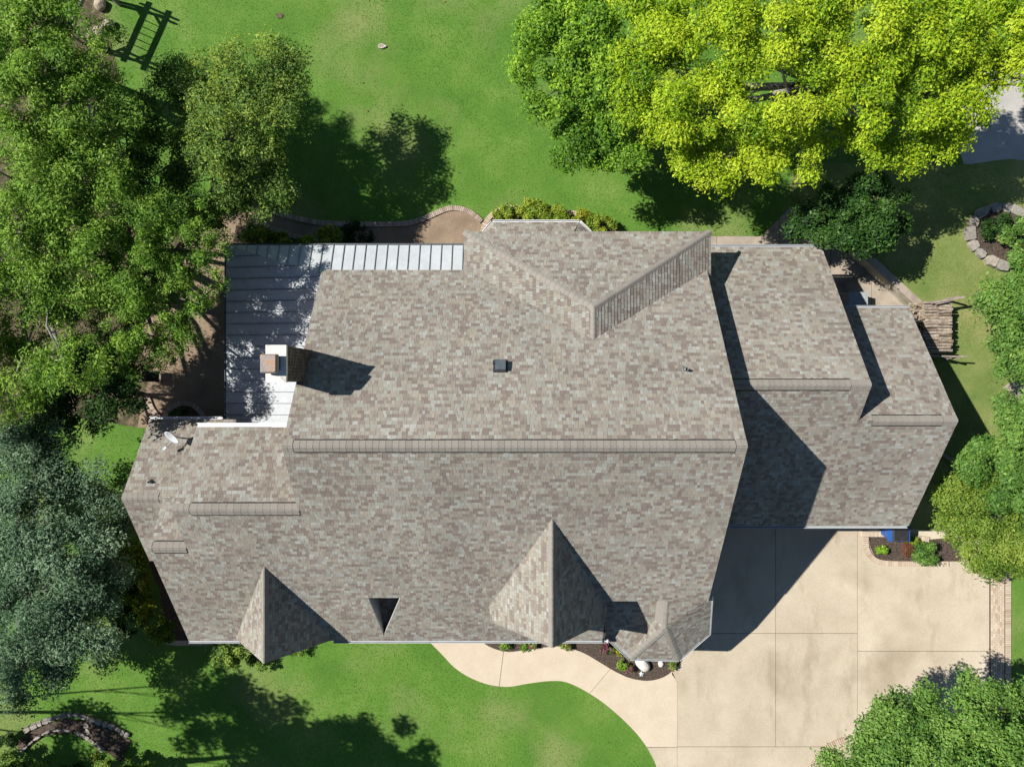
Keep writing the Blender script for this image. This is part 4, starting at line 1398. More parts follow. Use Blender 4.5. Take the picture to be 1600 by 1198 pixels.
pole(PX(1462, 475, zt_ - .02), PX(1488, 469, zt_ + .02), 0.07, 'shorter grey timber below another on the firewood stack')
pole(PX(1450, 556, zt_ - .1), PX(1512, 557, zt_ + .06), 0.06, 'thin brown timber at the lower end of the firewood stack')
pole(PX(1446, 553, zt_ - .2), PX(1486, 560, zt_ - .2), 0.06, 'short dark timber under the lower end of the firewood stack')
for i, (x_, y_, w_) in enumerate(((1486, 466, 'upper right'), (1486, 560, 'lower right'))):
    p = PX(x_, y_, zw + 0.5)
    MB().box((p.x, p.y, zw + 0.5), (0.08, 0.08, 1.1)).build('timber_post', M['wood'], label='upright timber post at the %s corner of the firewood stack' % w_, cat='post', group='posts of the firewood stack', loc=(p.x, p.y, zw))

# ------------------------------------------------------------------ foliage
def np_mesh(name, verts, quads, cols, material):
    me_ = bpy.data.meshes.new(name)
    nv, nf = len(verts), len(quads)
    k = quads.shape[1]
    me_.vertices.add(nv)
    me_.vertices.foreach_set('co', verts.astype(np.float32).ravel())
    me_.loops.add(nf * k)
    me_.loops.foreach_set('vertex_index', quads.astype(np.int32).ravel())
    me_.polygons.add(nf)
    me_.polygons.foreach_set('loop_start', np.arange(0, nf * k, k, dtype=np.int32))
    me_.update(calc_edges=True)
    ca = me_.color_attributes.new('Col', 'FLOAT_COLOR', 'POINT')
    c4 = np.ones((nv, 4), np.float32)
    c4[:, :3] = cols
    ca.data.foreach_set('color', c4.ravel())
    me_.materials.append(material)
    return me_

def foliage_arrays(r, clumps, n, size, pal, flat=0.7, up=0.5, aspect=0.45, var=0.25):
    """clumps: array (m,5): x,y,z,radius,tint. n leaves in all, spread by clump area."""
    m = len(clumps)
    w = clumps[:, 3] ** 2
    idx = r.choice(m, n, p=w / w.sum())
    d = r.normal(size=(n, 3))
    d /= np.linalg.norm(d, axis=1, keepdims=True)
    low = d[:, 2] < -0.25
    d[low, 2] *= -0.6
    rad = clumps[idx, 3] * (r.random(n) ** 0.55) * (1 + 0.22 * np.abs(r.normal(size=n)) * (r.random(n) < .3))
    pos = clumps[idx, :3] + d * rad[:, None] * np.array([1, 1, flat])
    nrm = d * 0.8 + r.normal(size=(n, 3)) * 0.5 + np.array([-0.25, 0.05, up + 0.2])
    nrm /= np.linalg.norm(nrm, axis=1, keepdims=True)
    ax = r.normal(size=(n, 3))
    ax -= nrm * (ax * nrm).sum(1, keepdims=True)
    ax /= np.linalg.norm(ax, axis=1, keepdims=True) + 1e-9
    bx = np.cross(nrm, ax)
    L_ = size * (0.5 + 1.0 * r.random(n) ** 1.4)[:, None]
    W_ = L_ * aspect * (0.8 + 0.4 * r.random(n))[:, None]
    droop = nrm * L_ * 0.12
    v0 = pos - ax * L_ * .5 - droop
    v1 = pos + bx * W_ * .5
    v2 = pos + ax * L_ * .5 - droop
    v3 = pos - bx * W_ * .5
    verts = np.stack([v0, v1, v2, v3], 1).reshape(-1, 3)
    quads = np.arange(n * 4).reshape(n, 4)
    pal = np.array(pal)
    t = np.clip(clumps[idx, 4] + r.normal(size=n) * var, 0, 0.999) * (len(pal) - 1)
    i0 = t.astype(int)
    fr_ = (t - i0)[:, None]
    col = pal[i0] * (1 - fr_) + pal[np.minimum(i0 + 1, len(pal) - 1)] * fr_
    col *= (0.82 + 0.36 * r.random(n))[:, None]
    return verts, quads, np.repeat(col, 4, axis=0)

def lobes_to_clumps(r, lobes, cr, dens):
    out = []
    for (c, rx, ry, rz, tint) in lobes:
        m = max(5, int(dens * rx * ry / cr ** 2))
        d = r.normal(size=(m, 3))
        d /= np.linalg.norm(d, axis=1, keepdims=True)
        d[:, 2] = np.where(d[:, 2] < -0.2, -d[:, 2] * 0.7, d[:, 2])
        q = r.random(m) ** 0.33
        q = 0.35 + 0.65 * q
        p = np.array(c) + d * q[:, None] * np.array([rx, ry, rz])
        rad = cr * (0.6 + 0.75 * r.random(m))
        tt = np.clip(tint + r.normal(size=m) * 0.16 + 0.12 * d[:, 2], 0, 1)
        out.append(np.column_stack([p, rad, tt]))
    return np.concatenate(out)

def tree(name, label, cat, base, lobes, n, size, pal, seed, cr=0.5, dens=2.6, leaf='leaf', bark='bark', trunk_r=0.2, flat=0.7, up=0.5, group=None, branches=26, aspect=0.45):
    """base: ground point; lobes: list of (px, py, z, rx, ry, rz, tint) with plan position at height z"""
    r = np.random.default_rng(seed)
    rr = random.Random(seed)
    base = Vector(base)
    L_ = []
    for (x_, y_, z_, rx, ry, rz, tint) in lobes:
        p = PX(x_, y_, z_)
        L_.append(((p.x, p.y, p.z), rx, ry, rz, tint))
    root = empty(name, base, label, cat, group)
    cl = lobes_to_clumps(r, L_, cr, dens)
    v, q, c = foliage_arrays(r, cl, n, size, pal, flat, up, aspect)
    v = v - np.array(base)
    me_ = np_mesh('crown', v, q, c, M[leaf])
    o = link_mesh('crown', me_, root)
    o['kind'] = 'stuff'
    # trunk, limbs to each lobe, branches to a sample of clumps
    tm = MB()
    cen = Vector(np.mean([l[0] for l in L_], axis=0).tolist())
    fork = base.lerp(cen, 0.45)
    fork.x = base.x + (cen.x - base.x) * 0.15
    fork.y = base.y + (cen.y - base.y) * 0.15
    tm.tube([base - Vector((0, 0, 0.1)), base + Vector((0, 0, 0.3)), base.lerp(fork, .6), fork], [trunk_r * 1.5, trunk_r * 1.1, trunk_r, trunk_r * .85], 10)
    tm.build('trunk', M[bark], root, smooth=True)
    lm = MB()
    for (c0, rx, ry, rz, _) in L_:
        c0 = Vector(c0)
        midp = fork.lerp(c0, .5) + Vector((rr.uniform(-.3, .3), rr.uniform(-.3, .3), rr.uniform(0.1, .4)))
        lm.tube([fork - Vector((0, 0, .1)), midp, c0], [trunk_r * .6, trunk_r * .4, trunk_r * .22], 7)
        near = sorted(range(len(cl)), key=lambda i: (Vector(cl[i, :3].tolist()) - c0).length)
        pick = [i for i in near[:max(4, len(cl) // max(1, len(L_)))]]
        rr.shuffle(pick)
        for i in pick[:max(3, branches // len(L_))]:
            e = Vector(cl[i, :3].tolist())
            s0 = midp.lerp(c0, rr.uniform(.2, 1))
            m2 = s0.lerp(e, .5) + Vector((rr.uniform(-.2, .2), rr.uniform(-.2, .2), rr.uniform(0, .3)))
            lm.tube([s0, m2, e], [trunk_r * .2, trunk_r * .13, trunk_r * .05], 5)
    lm.build('limbs', M[bark], root, smooth=True)
    return root

G_MID = [(0.06, 0.155, 0.016), (0.135, 0.285, 0.028), (0.23, 0.41, 0.045), (0.37, 0.55, 0.08)]
G_DARK = [(0.016, 0.05, 0.010), (0.03, 0.085, 0.014), (0.055, 0.13, 0.02), (0.095, 0.19, 0.03)]
G_OLIVE = [(0.07, 0.15, 0.025), (0.145, 0.265, 0.045), (0.24, 0.38, 0.07), (0.44, 0.52, 0.07)]
G_BLUE = [(0.055, 0.12, 0.06), (0.115, 0.215, 0.115), (0.19, 0.305, 0.175), (0.29, 0.41, 0.25)]
G_LIME = [(0.085, 0.21, 0.01), (0.23, 0.4, 0.014), (0.41, 0.575, 0.02), (0.56, 0.68, 0.04)]
G_FRESH = [(0.07, 0.18, 0.016), (0.15, 0.32, 0.024), (0.25, 0.45, 0.034), (0.4, 0.6, 0.05)]
G_BUSH = [(0.08, 0.15, 0.014), (0.16, 0.27, 0.02), (0.27, 0.38, 0.03), (0.45, 0.52, 0.06)]
G_SIDE = [(0.06, 0.14, 0.018), (0.12, 0.235, 0.028), (0.20, 0.32, 0.04), (0.34, 0.43, 0.07)]
G_RIGHT = [(0.055, 0.14, 0.024), (0.11, 0.245, 0.04), (0.18, 0.345, 0.06), (0.29, 0.45, 0.095)]

TG = 'trees round the house'
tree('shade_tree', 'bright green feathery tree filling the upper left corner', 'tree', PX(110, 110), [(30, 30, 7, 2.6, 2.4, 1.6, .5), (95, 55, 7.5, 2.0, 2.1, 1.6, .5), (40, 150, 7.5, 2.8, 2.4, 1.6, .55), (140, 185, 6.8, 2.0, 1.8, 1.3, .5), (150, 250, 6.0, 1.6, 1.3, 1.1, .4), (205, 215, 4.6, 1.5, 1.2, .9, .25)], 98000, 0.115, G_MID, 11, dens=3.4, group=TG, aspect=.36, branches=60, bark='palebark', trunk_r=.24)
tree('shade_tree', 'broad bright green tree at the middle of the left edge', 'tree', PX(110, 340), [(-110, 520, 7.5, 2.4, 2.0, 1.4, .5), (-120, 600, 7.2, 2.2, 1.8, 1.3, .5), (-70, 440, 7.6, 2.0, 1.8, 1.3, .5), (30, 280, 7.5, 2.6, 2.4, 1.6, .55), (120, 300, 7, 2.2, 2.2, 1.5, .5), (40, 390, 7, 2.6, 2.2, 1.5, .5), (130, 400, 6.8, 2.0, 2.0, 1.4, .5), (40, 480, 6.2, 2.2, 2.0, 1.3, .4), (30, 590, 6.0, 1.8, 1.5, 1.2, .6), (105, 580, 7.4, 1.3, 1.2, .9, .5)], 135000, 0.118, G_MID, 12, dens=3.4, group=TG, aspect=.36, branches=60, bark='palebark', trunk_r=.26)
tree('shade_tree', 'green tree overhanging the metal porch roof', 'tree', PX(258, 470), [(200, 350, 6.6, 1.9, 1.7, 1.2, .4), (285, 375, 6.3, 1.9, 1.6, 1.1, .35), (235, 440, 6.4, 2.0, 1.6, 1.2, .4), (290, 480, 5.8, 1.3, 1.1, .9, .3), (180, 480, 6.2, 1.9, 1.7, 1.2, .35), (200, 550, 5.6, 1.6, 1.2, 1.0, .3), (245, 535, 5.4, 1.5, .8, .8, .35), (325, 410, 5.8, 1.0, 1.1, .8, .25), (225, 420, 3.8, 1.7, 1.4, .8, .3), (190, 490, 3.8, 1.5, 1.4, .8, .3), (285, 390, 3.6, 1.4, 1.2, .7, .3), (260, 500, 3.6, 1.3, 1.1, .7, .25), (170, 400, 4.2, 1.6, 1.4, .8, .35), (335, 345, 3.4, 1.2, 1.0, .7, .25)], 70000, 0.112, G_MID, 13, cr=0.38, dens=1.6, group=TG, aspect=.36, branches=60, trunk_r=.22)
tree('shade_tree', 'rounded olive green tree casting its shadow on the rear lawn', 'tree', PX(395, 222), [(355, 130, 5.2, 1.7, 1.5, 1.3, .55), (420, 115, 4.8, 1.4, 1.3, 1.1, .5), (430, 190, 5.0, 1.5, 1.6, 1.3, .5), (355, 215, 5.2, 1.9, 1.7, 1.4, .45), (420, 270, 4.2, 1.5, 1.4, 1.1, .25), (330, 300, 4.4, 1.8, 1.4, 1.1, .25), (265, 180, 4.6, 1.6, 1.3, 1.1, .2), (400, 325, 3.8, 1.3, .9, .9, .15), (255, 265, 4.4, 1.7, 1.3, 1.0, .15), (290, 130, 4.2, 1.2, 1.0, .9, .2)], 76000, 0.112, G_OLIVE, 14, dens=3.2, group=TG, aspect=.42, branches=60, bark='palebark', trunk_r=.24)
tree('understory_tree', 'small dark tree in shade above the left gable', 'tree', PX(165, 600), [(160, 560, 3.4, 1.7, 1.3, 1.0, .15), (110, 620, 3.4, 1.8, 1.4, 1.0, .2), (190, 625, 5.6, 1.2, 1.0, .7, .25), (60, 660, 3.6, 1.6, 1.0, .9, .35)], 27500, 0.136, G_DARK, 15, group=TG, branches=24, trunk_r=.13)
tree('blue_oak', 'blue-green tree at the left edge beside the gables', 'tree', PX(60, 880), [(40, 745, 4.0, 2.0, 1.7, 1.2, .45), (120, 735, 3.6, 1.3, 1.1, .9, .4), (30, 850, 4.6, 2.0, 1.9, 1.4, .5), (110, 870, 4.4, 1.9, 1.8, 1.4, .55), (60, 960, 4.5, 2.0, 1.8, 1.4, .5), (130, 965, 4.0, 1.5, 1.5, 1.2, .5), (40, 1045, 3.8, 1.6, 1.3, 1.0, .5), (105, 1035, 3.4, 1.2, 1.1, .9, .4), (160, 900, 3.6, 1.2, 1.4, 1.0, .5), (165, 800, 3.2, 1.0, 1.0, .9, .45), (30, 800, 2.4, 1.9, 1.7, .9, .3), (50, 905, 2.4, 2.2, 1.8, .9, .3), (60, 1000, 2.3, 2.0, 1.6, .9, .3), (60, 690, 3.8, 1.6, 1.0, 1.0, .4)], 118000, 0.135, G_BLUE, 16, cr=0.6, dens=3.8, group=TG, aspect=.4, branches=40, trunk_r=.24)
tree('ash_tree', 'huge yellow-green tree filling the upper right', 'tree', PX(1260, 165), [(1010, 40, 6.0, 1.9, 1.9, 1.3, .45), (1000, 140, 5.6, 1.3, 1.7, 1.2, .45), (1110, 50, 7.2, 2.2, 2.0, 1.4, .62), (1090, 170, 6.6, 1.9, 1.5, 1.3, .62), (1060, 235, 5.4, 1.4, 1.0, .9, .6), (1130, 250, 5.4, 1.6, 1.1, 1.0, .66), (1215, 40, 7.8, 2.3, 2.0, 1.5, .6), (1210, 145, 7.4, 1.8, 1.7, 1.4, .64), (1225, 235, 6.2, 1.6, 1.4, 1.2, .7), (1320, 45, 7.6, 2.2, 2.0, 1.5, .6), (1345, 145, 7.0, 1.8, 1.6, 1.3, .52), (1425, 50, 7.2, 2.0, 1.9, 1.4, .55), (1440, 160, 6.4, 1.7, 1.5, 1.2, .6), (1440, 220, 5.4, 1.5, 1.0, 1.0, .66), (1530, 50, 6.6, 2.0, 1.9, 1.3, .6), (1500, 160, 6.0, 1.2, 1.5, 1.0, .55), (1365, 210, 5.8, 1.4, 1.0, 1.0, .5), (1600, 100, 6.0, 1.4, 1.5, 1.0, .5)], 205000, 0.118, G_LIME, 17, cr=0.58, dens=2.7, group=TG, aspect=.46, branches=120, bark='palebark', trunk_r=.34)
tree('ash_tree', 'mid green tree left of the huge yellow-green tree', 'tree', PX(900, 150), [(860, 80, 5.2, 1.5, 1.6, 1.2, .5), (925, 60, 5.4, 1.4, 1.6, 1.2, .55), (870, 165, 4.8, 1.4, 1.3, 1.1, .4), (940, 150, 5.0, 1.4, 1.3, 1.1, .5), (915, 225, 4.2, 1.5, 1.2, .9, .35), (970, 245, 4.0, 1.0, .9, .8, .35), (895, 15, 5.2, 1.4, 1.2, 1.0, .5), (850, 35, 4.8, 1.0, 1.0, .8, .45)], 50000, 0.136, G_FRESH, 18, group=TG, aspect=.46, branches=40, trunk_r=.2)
tree('magnolia_tree', 'dense dark green tree at the rear corner of the garage wing', 'tree', PX(1325, 335), [(1300, 330, 3.6, 1.3, 1.1, 1.0, .25), (1355, 320, 3.8, 1.5, 1.2, 1.1, .3), (1335, 360, 3.4, 1.4, .9, .9, .35), (1270, 350, 2.6, .8, .6, .6, .15), (1380, 350, 2.8, .9, .8, .7, .3)], 32500, 0.136, G_DARK, 19, group=TG, leaf='waxleaf', branches=20, trunk_r=.15)
tree('crape_myrtle', 'green tree at the right edge above the firewood stack', 'tree', GP(1590, 500), [(1585, 470, 3.8, 1.5, 1.2, .9, .5), (1560, 495, 3.4, 1.0, .8, .7, .5), (1590, 545, 3.6, 1.2, 1.1, .9, .45), (1610, 430, 3.6, 1.3, 1.1, .9, .45), (1625, 510, 4.2, 1.4, 1.4, 1.0, .5)], 25000, 0.128, G_RIGHT, 20, group=TG, aspect=.5, branches=20, trunk_r=.12)
tree('crape_myrtle', 'bushy green tree at the right edge level with the garage ridge', 'tree', GP(1560, 720), [(1590, 685, 4.2, 1.2, 1.2, 1.0, .5), (1560, 720, 4.0, 1.2, .9, .9, .5), (1600, 770, 4.2, 1.3, 1.4, 1.0, .35), (1600, 640, 3.6, .9, .9, .8, .45)], 35000, 0.128, G_RIGHT, 21, group=TG, aspect=.5, branches=20, trunk_r=.13)
tree('lime_bush', 'large yellow-green bush overhanging the driveway bed', 'bush', PX(1530, 830), [(1500, 765, 3.0, 1.1, .9, .8, .6), (1545, 765, 3.2, 1.0, .8, .8, .55), (1490, 795, 2.4, 1.2, 1.0, .9, .55), (1545, 800, 2.8, 1.3, 1.1, 1.0, .6), (1530, 850, 2.5, 1.3, 1.0, .9, .6), (1480, 830, 2.0, 1.0, .9, .8, .55), (1580, 850, 2.6, 1.2, 1.1, .9, .6), (1565, 880, 2.0, 1.2, .7, .7, .5)], 37500, 0.104, G_SIDE, 22, aspect=.5, branches=16, trunk_r=.1)
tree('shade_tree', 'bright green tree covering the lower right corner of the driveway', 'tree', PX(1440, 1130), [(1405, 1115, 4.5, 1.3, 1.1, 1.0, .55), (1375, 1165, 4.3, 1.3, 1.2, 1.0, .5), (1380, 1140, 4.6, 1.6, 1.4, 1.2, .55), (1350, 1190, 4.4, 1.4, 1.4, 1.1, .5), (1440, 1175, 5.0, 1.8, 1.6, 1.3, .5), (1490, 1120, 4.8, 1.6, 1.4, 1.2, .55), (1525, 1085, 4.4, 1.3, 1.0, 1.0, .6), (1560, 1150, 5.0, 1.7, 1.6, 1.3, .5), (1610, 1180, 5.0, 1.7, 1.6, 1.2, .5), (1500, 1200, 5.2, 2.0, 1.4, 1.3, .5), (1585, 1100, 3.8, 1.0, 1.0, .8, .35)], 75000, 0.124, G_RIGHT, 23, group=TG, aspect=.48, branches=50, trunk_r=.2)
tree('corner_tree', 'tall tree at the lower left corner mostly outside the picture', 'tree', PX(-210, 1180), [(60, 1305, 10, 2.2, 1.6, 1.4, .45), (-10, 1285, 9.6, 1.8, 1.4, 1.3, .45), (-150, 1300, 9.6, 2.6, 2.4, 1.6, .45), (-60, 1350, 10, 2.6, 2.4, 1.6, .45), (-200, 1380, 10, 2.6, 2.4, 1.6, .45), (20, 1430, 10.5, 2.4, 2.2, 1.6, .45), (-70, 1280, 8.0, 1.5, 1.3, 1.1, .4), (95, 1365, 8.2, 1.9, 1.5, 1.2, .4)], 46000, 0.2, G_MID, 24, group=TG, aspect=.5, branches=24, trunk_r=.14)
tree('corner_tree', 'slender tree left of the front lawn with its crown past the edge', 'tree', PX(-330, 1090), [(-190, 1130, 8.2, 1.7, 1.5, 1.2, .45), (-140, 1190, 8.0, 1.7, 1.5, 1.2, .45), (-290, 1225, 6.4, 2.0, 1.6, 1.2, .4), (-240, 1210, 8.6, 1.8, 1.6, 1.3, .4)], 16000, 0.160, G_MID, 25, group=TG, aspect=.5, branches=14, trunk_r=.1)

def shrub(px, py, z0, rx, ry, h, pal, label, n, size, seed, tint=.5, leaf='leaf', name='shrub', cat='shrub', group=None, cr=0.22, ground=False, aspect=.5, flowers=None):
    base_ = GP(px, py) if ground else PX(px, py, z0)
    r = np.random.default_rng(seed)
    root = empty(name, base_, label, cat, group)
    cl = lobes_to_clumps(r, [((base_.x, base_.y, base_.z + h * .55), rx, ry, h * .45, tint)], cr, 2.6)
    v, q, c = foliage_arrays(r, cl, n, size, pal, .8, .45, aspect)
    o = link_mesh('foliage', np_mesh('foliage', v - np.array(base_), q, c, M[leaf]), root)
    o['kind'] = 'stuff'
    st_ = MB()
    rr = random.Random(seed)
    for k in range(5):
        e = Vector(cl[rr.randrange(len(cl)), :3].tolist())
        st_.tube([base_ - Vector((0, 0, .03)), base_.lerp(e, .5) + Vector((0, 0, .05)), e], [.018, .014, .006], 5)
    st_.build('stems', M['bark'], root)
    if flowers:
        fc, fn = flowers
        cl2 = cl.copy(); cl2[:, 2] += h * 0.12
        v, q, c = foliage_arrays(r, cl2, fn, 0.06, fc, .8, .8, .9)
        o = link_mesh('flowers', np_mesh('flowers', v - np.array(base_), q, c, M['leaf']), root)
        o['kind'] = 'stuff'
    return root

Y_ = [(0.12, 0.20, 0.015), (0.26, 0.34, 0.02), (0.45, 0.44, 0.03)]
RED = [(0.16, 0.03, 0.03), (0.25, 0.05, 0.05)]
PINK = [(0.28, 0.06, 0.12), (0.42, 0.14, 0.22)]
# rear bay bed
shrub(790, 340, .04, .55, .4, .7, G_BUSH, 'yellow-green shrub at the left of the rear bay bed', 2600, .1, 40)
shrub(828, 334, .04, .75, .5, .8, G_BUSH, 'largest yellow-green shrub behind the rear bay roof', 3600, .1, 41, tint=.65)
shrub(866, 340, .04, .6, .35, .6, G_BUSH, 'low yellow-green shrub right of the largest rear bay shrub', 2400, .1, 42)
shrub(903, 344, .04, .45, .25, .5, Y_, 'small golden shrub in the rear bay bed', 1500, .09, 43, tint=.7)
shrub(935, 355, .04, .6, .4, .7, G_BUSH, 'round green shrub at the right end of the rear bay bed', 2600, .1, 44)
# path strip
for i, (x_, y_, rx_, t_, lb) in enumerate([(410, 372, .6, .35, 'leafy shrub at the porch roof corner under the tree'), (445, 380, .5, .45, 'low yellow-green shrub along the metal porch roof'), (488, 383, .45, .55, 'small bright shrub beside the brown path'), (522, 374, .6, .5, 'bright green shrub left of a dark one by the porch'), (562, 372, .9, .1, 'wide dark green shrub behind the porch roof')]):
    shrub(x_, y_, .05, rx_, rx_ * .7, .8, G_DARK if i == 4 else G_BUSH, lb, 2800, .1, 50 + i, tint=t_)
# left side bed
for i, (x_, y_, rx_, pal_, t_, lb) in enumerate([(215, 868, .8, G_BUSH, .25, 'yellow-green shrub against the small left gable'), (222, 915, .7, Y_, .15, 'golden shrub in the left bed below the small gable'), (236, 945, .5, Y_, .3, 'small golden shrub in the left bed'), (262, 978, .6, G_BUSH, .15, 'green shrub at the lower end of the left bed'), (200, 905, .7, G_DARK, .3, 'dark shrub between the blue-green tree and left bed'), (215, 960, .7, G_DARK, .25, 'dark shrub low beside the left bed edging')]):
    shrub(x_, y_, .03, rx_, rx_, 1.0, pal_, lb, 3200, .11, 60 + i, tint=t_)
shrub(375, 1012, .0, .75, .4, 1.6, G_OLIVE, 'green shrub at the foot of the left front dormer', 4200, .1, 70, tint=.45)
shrub(410, 1030, .0, .45, .35, .7, G_OLIVE, 'low shrub below the tip of the left front dormer', 1500, .1, 71, tint=.4)
shrub(470, 1012, .0, .4, .25, .4, G_OLIVE, 'small shrub along the front wall right of the left dormer', 900, .08, 72, tint=.4)
# front bed plants
PL = 'small plants in the front mulch bed'
for i, (x_, y_, rr_, pal_, fl_, lb) in enumerate([
    (790, 1005, .3, G_MID, None, 'small green plant at the left end of the front bed'), (818, 1007, .2, G_MID, None, 'tiny green plant between two others in the front bed'),
    (832, 1006, .2, G_MID, (PINK, 60), 'pink flowering plant left of the large dormer tip'), (884, 1006, .22, G_MID, (RED, 60), 'red flowering plant right of the large dormer tip'),
    (941, 1008, .26, G_DARK, (PINK, 110), 'pink flowering plant nearest the front bay corner'), (950, 1013, .22, G_DARK, (PINK, 90), 'pink flowering plant beside the yellow mound'),
    (961, 1013, .24, Y_, None, 'bright yellow round plant in the front bed'), (972, 1035, .26, G_FRESH, None, 'bright green plant below the front bay eave'), (981, 1040, .2, G_DARK, (PINK, 90), 'purple-pink plant right of the bright green one'), (1048, 1037, .2, G_MID, (PINK, 40), 'small pink-tinged plant right of the white stones')]):
    shrub(x_, y_, .065, rr_, rr_, .35, pal_, lb, 420, .075, 80 + i, tint=.6, cr=.1, name='bed_plant', cat='plant', group=PL, flowers=fl_)
# drive bed
shrub(1376, 857, .085, .26, .22, .35, G_FRESH, 'small bright green plant alone in the driveway bed', 700, .08, 95, tint=.5, cr=.1, name='bed_plant', cat='plant')
shrub(1414, 858, .085, .4, .35, .6, [(.10, .10, .03), (.2, .09, .05), (.26, .06, .04)], 'reddish shrub in the driveway bed', 1600, .08, 96, tint=.5)
shrub(1436, 860, .085, .5, .45, .8, G_RIGHT, 'green shrub beside the reddish one in the driveway bed', 2400, .09, 97, tint=.4)
shrub(1418, 843, .085, .3, .2, .4, G_BUSH, 'low yellow-green shrub below the blue bin', 800, .08, 98, tint=.6)
# right rose bed
shrub(1580, 372, .5, 1.0, .7, .9, G_RIGHT, 'rose bush with red blooms inside the flagstone ring', 5200, .1, 100, tint=.4, ground=True, flowers=(RED, 40))
shrub(1545, 355, .5, .7, .6, .7, G_DARK, 'dark shrub filling the left of the flagstone ring', 3000, .1, 101, tint=.3, ground=True)
shrub(1590, 410, .5, .9, .6, 1.0, G_RIGHT, 'leafy bush below the flagstone ring at the right edge', 4600, .11, 102, tint=.5, ground=True)
# lower left corner
shrub(190, 1180, 0, .9, .7, 1.6, G_OLIVE, 'leafy shrub right of the stone arcs at the bottom edge', 5200, .11, 105, tint=.5)
shrub(235, 1195, 0, .8, .6, 1.4, G_OLIVE, 'second leafy shrub at the bottom edge near the stone arcs', 3600, .11, 106, tint=.4)
shrub(25, 1185, 0, 1.1, .7, 1.6, G_OLIVE, 'leafy shrub in the extreme lower left corner', 5600, .11, 107, tint=.55)
shrub(70, 1192, 0, .8, .5, 1.1, G_OLIVE, 'leafy shrub under the inner stone arc at the bottom edge', 3400, .11, 111, tint=.3)
shrub(128, 1196, 0, .7, .4, .9, G_DARK, 'dark low shrub between the stone arcs and the bottom edge', 2600, .11, 112, tint=.4)
shrub(20, 1150, 0, .5, .4, .6, G_DARK, 'small dark tangled shrub at the left end of the stone arcs', 1400, .1, 108, tint=.3)
shrub(287, 652, .07, .45, .35, .5, G_DARK, 'dark plant in the brick-ringed patio bed', 1500, .1, 109, tint=.35)
shrub(1310, 1192, .02, .6, .5, .8, G_RIGHT, 'low shrub at the bottom of the driveway inside the brick curve', 2600, .1, 110, tint=.5)

# ------------------------------------------------------------------ arbor under the upper left tree
ab = PX(157, 38)
az = R(66)
arb = empty('garden_arbor', ab, 'dark wooden garden arbor casting a ladder-like shadow on the lawn', 'arbor')
def AL(x_, y_, z_):
    return ab + Vector((x_ * math.cos(az) - y_ * math.sin(az), x_ * math.sin(az) + y_ * math.cos(az), z_))
for x_ in (-1.15, 1.15):
    for y_ in (-.45, .45):
        MB().box(AL(x_, y_, 1.1), (.12, .12, 2.2), rz=az).build('post', M['wood'], arb)
for y_ in (-.5, .5):
    MB().bar(AL(-1.5, y_, 2.25), AL(1.5, y_, 2.25), .14, .18).build('beam', M['wood'], arb)
for x_ in (-1.25, -1.05, 1.05, 1.25):
    MB().bar(AL(x_, -.95, 2.36), AL(x_, .95, 2.36), .09, .14).build('rafter', M['wood'], arb)
for k in range(5):
    x_ = -.62 + k * .31
    MB().bar(AL(x_, -.5, 2.37), AL(x_, .5, 2.37), .035, .05).build('slat', M['wood'], arb)
for x_, s_ in ((-1.15, 1), (1.15, -1)):
    for y_ in (-.48, .48):
        MB().bar(AL(x_, y_, 1.7), AL(x_ + s_ * .42, y_, 2.2), .07, .1).build('brace', M['wood'], arb)
# garden chair in the patio shade
cp0 = PX(247, 588, .03)
chr_ = empty('garden_chair', cp0, 'dark garden chair in the patio shade beside the trees', 'chair')
MB().box(cp0 + Vector((0, 0, .42)), (.5, .5, .04)).build('seat', M['black'], chr_)
MB().box(cp0 + Vector((-.24, 0, .7)), (.04, .5, .5)).build('backrest', M['black'], chr_)
for sx in (-.21, .21):
    for sy in (-.21, .21):
        MB().box(cp0 + Vector((sx, sy, .2)), (.035, .035, .4)).build('leg', M['black'], chr_)

# ------------------------------------------------------------------ grass
excl = []
def ex(p): excl.append([(q.x, q.y) for q in p])
ex(patio_pts); ex(litter_pts); ex(road_pts)
ex(pxs(rear_conc)); ex(pxs([(1030, 770), (1580, 770), (1580, 1300), (1036, 1300), (1030, 1205), (1064, 1033)]))
ex(at(jb, 0)); ex(bedc + pxs([(1072, 940), (742, 940)]))
ex(last)
ex(pxs([(758, 372), (760, 355), (768, 341), (780, 332), (800, 328), (840, 334), (880, 336), (910, 340), (940, 350), (965, 360), (980, 375)]))
ex(pxs([(190, 850), (225, 860), (250, 920), (262, 1002), (300, 1006), (380, 1005), (380, 840)]))
ex(pxs([(25, 1160), (60, 1135), (100, 1122), (140, 1126), (180, 1142), (205, 1155), (190, 1190), (150, 1160), (110, 1144), (70, 1148), (35, 1175)]))
ex([(U(a, b, 0)) for a, b in ((-550, 70), (-440, 70), (-440, -150), (-60, -150), (-60, -240), (280, -240), (280, -210), (480, -210), (480, -110), (625, -110), (625, 218), (280, 218), (300, 430), (190, 430), (150, 392), (-490, 392), (-490, 270), (-550, 270))])
NB = 330000
x0g, x1g = PX(-30, 0).x, PX(1630, 0).x
y0g, y1g = PX(0, 1225).y, PX(0, -30).y
gx_ = rng.uniform(x0g, x1g, NB); gy_ = rng.uniform(y0g, y1g, NB)
keep = np.ones(NB, bool)
for pl in excl:
    keep &= ~inpoly(gx_, gy_, pl)
gx_, gy_ = gx_[keep], gy_[keep]
gzv = gz_at(gx_, gy_)
n = len(gx_)
def wave(x_, y_, s):
    return (np.sin(x_ * s + 1.7 * np.sin(y_ * s * .7)) + np.sin(y_ * s * 1.3 + 1.3 * np.sin(x_ * s * .9 + 2)) + np.sin((x_ + y_) * s * .6 + 5)) / 3
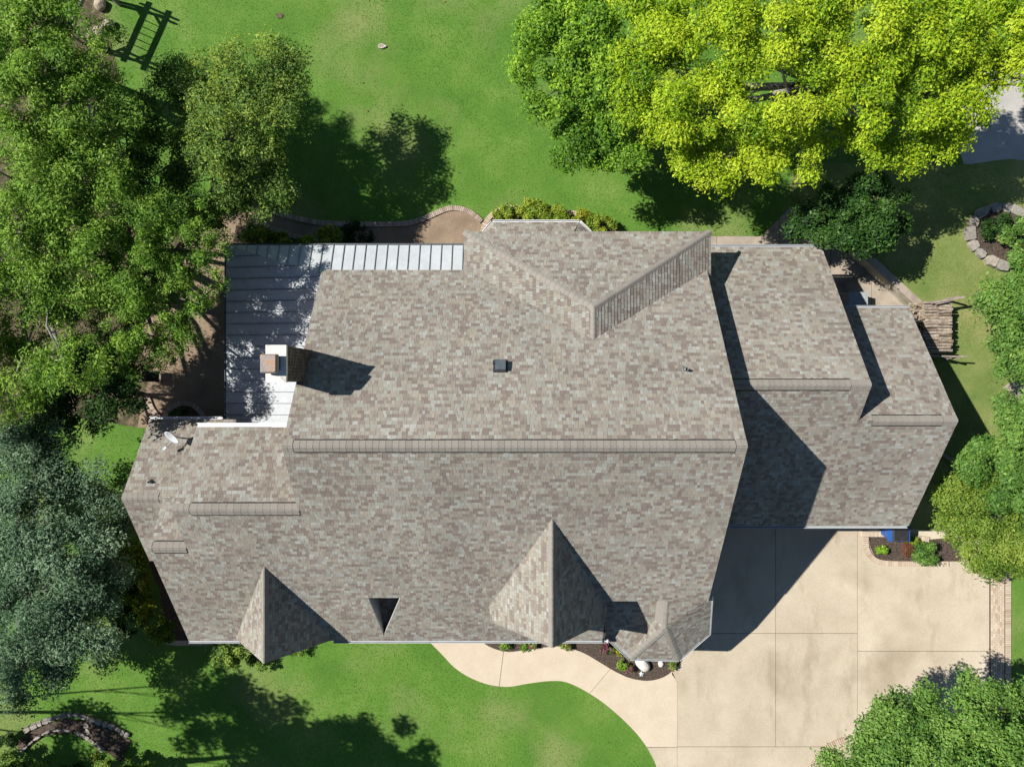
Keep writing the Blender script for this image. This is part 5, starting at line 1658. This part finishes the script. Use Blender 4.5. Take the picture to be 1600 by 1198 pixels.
tone = 0.47 + 0.2 * wave(gx_, gy_, 0.55) + 0.16 * wave(gx_ + 9, gy_ - 4, 1.9) + 0.1 * wave(gx_ - 3, gy_ + 7, 4.3) + rng.normal(size=n) * 0.12
dry = np.clip(gzv / RAISE, 0, 1)
tone = np.clip(tone + 0.36 * dry, 0, 1)[:, None]
ca_, cb_, cc_ = np.array([0.055, 0.155, 0.014]), np.array([0.132, 0.262, 0.032]), np.array([0.31, 0.35, 0.11])
gc = np.where(tone < .5, ca_ + (cb_ - ca_) * tone * 2, cb_ + (cc_ - cb_) * (tone - .5) * 2)
ang = rng.uniform(0, 2 * np.pi, n)
lean = rng.uniform(.04, .10, n)
hgt = rng.uniform(.012, .032, n)
wd = rng.uniform(.008, .018, n)
dx, dy = np.cos(ang), np.sin(ang)
b0 = np.stack([gx_ - dy * wd, gy_ + dx * wd, gzv - .002], 1)
b1 = np.stack([gx_ + dy * wd, gy_ - dx * wd, gzv - .002], 1)
b2 = np.stack([gx_ + dx * lean, gy_ + dy * lean, gzv + hgt], 1)
gverts = np.stack([b0, b1, b2], 1).reshape(-1, 3)
go = link_mesh('grass', np_mesh('grass', gverts, np.arange(3 * n).reshape(n, 3), np.repeat(gc, 3, axis=0), M['grass']))
tag(go, 'short mown grass blades covering the lawns', 'grass', kind='stuff')

# fallen leaves and clippings on the lawn
nl = 130
lx = rng.uniform(x0g, x1g, nl * 4); ly = rng.uniform(y0g, y1g, nl * 4)
kp = np.ones(nl * 4, bool)
for pl in excl:
    kp &= ~inpoly(lx, ly, pl)
lx, ly = lx[kp][:nl], ly[kp][:nl]
lcl = np.column_stack([lx, ly, gz_at(lx, ly) + 0.055, np.full(len(lx), .01), rng.random(len(lx))])
v_, q_, c_l = foliage_arrays(rng, lcl, len(lx), 0.085, [(0.30, 0.20, 0.08), (0.42, 0.34, 0.10), (0.26, 0.15, 0.07), (0.46, 0.42, 0.16)], .2, 1.6, .6)
tag(link_mesh('fallen_leaves', np_mesh('fallen_leaves', v_, q_, c_l, M['leaf'])), 'dry leaves scattered over the lawns', 'leaves', kind='stuff')
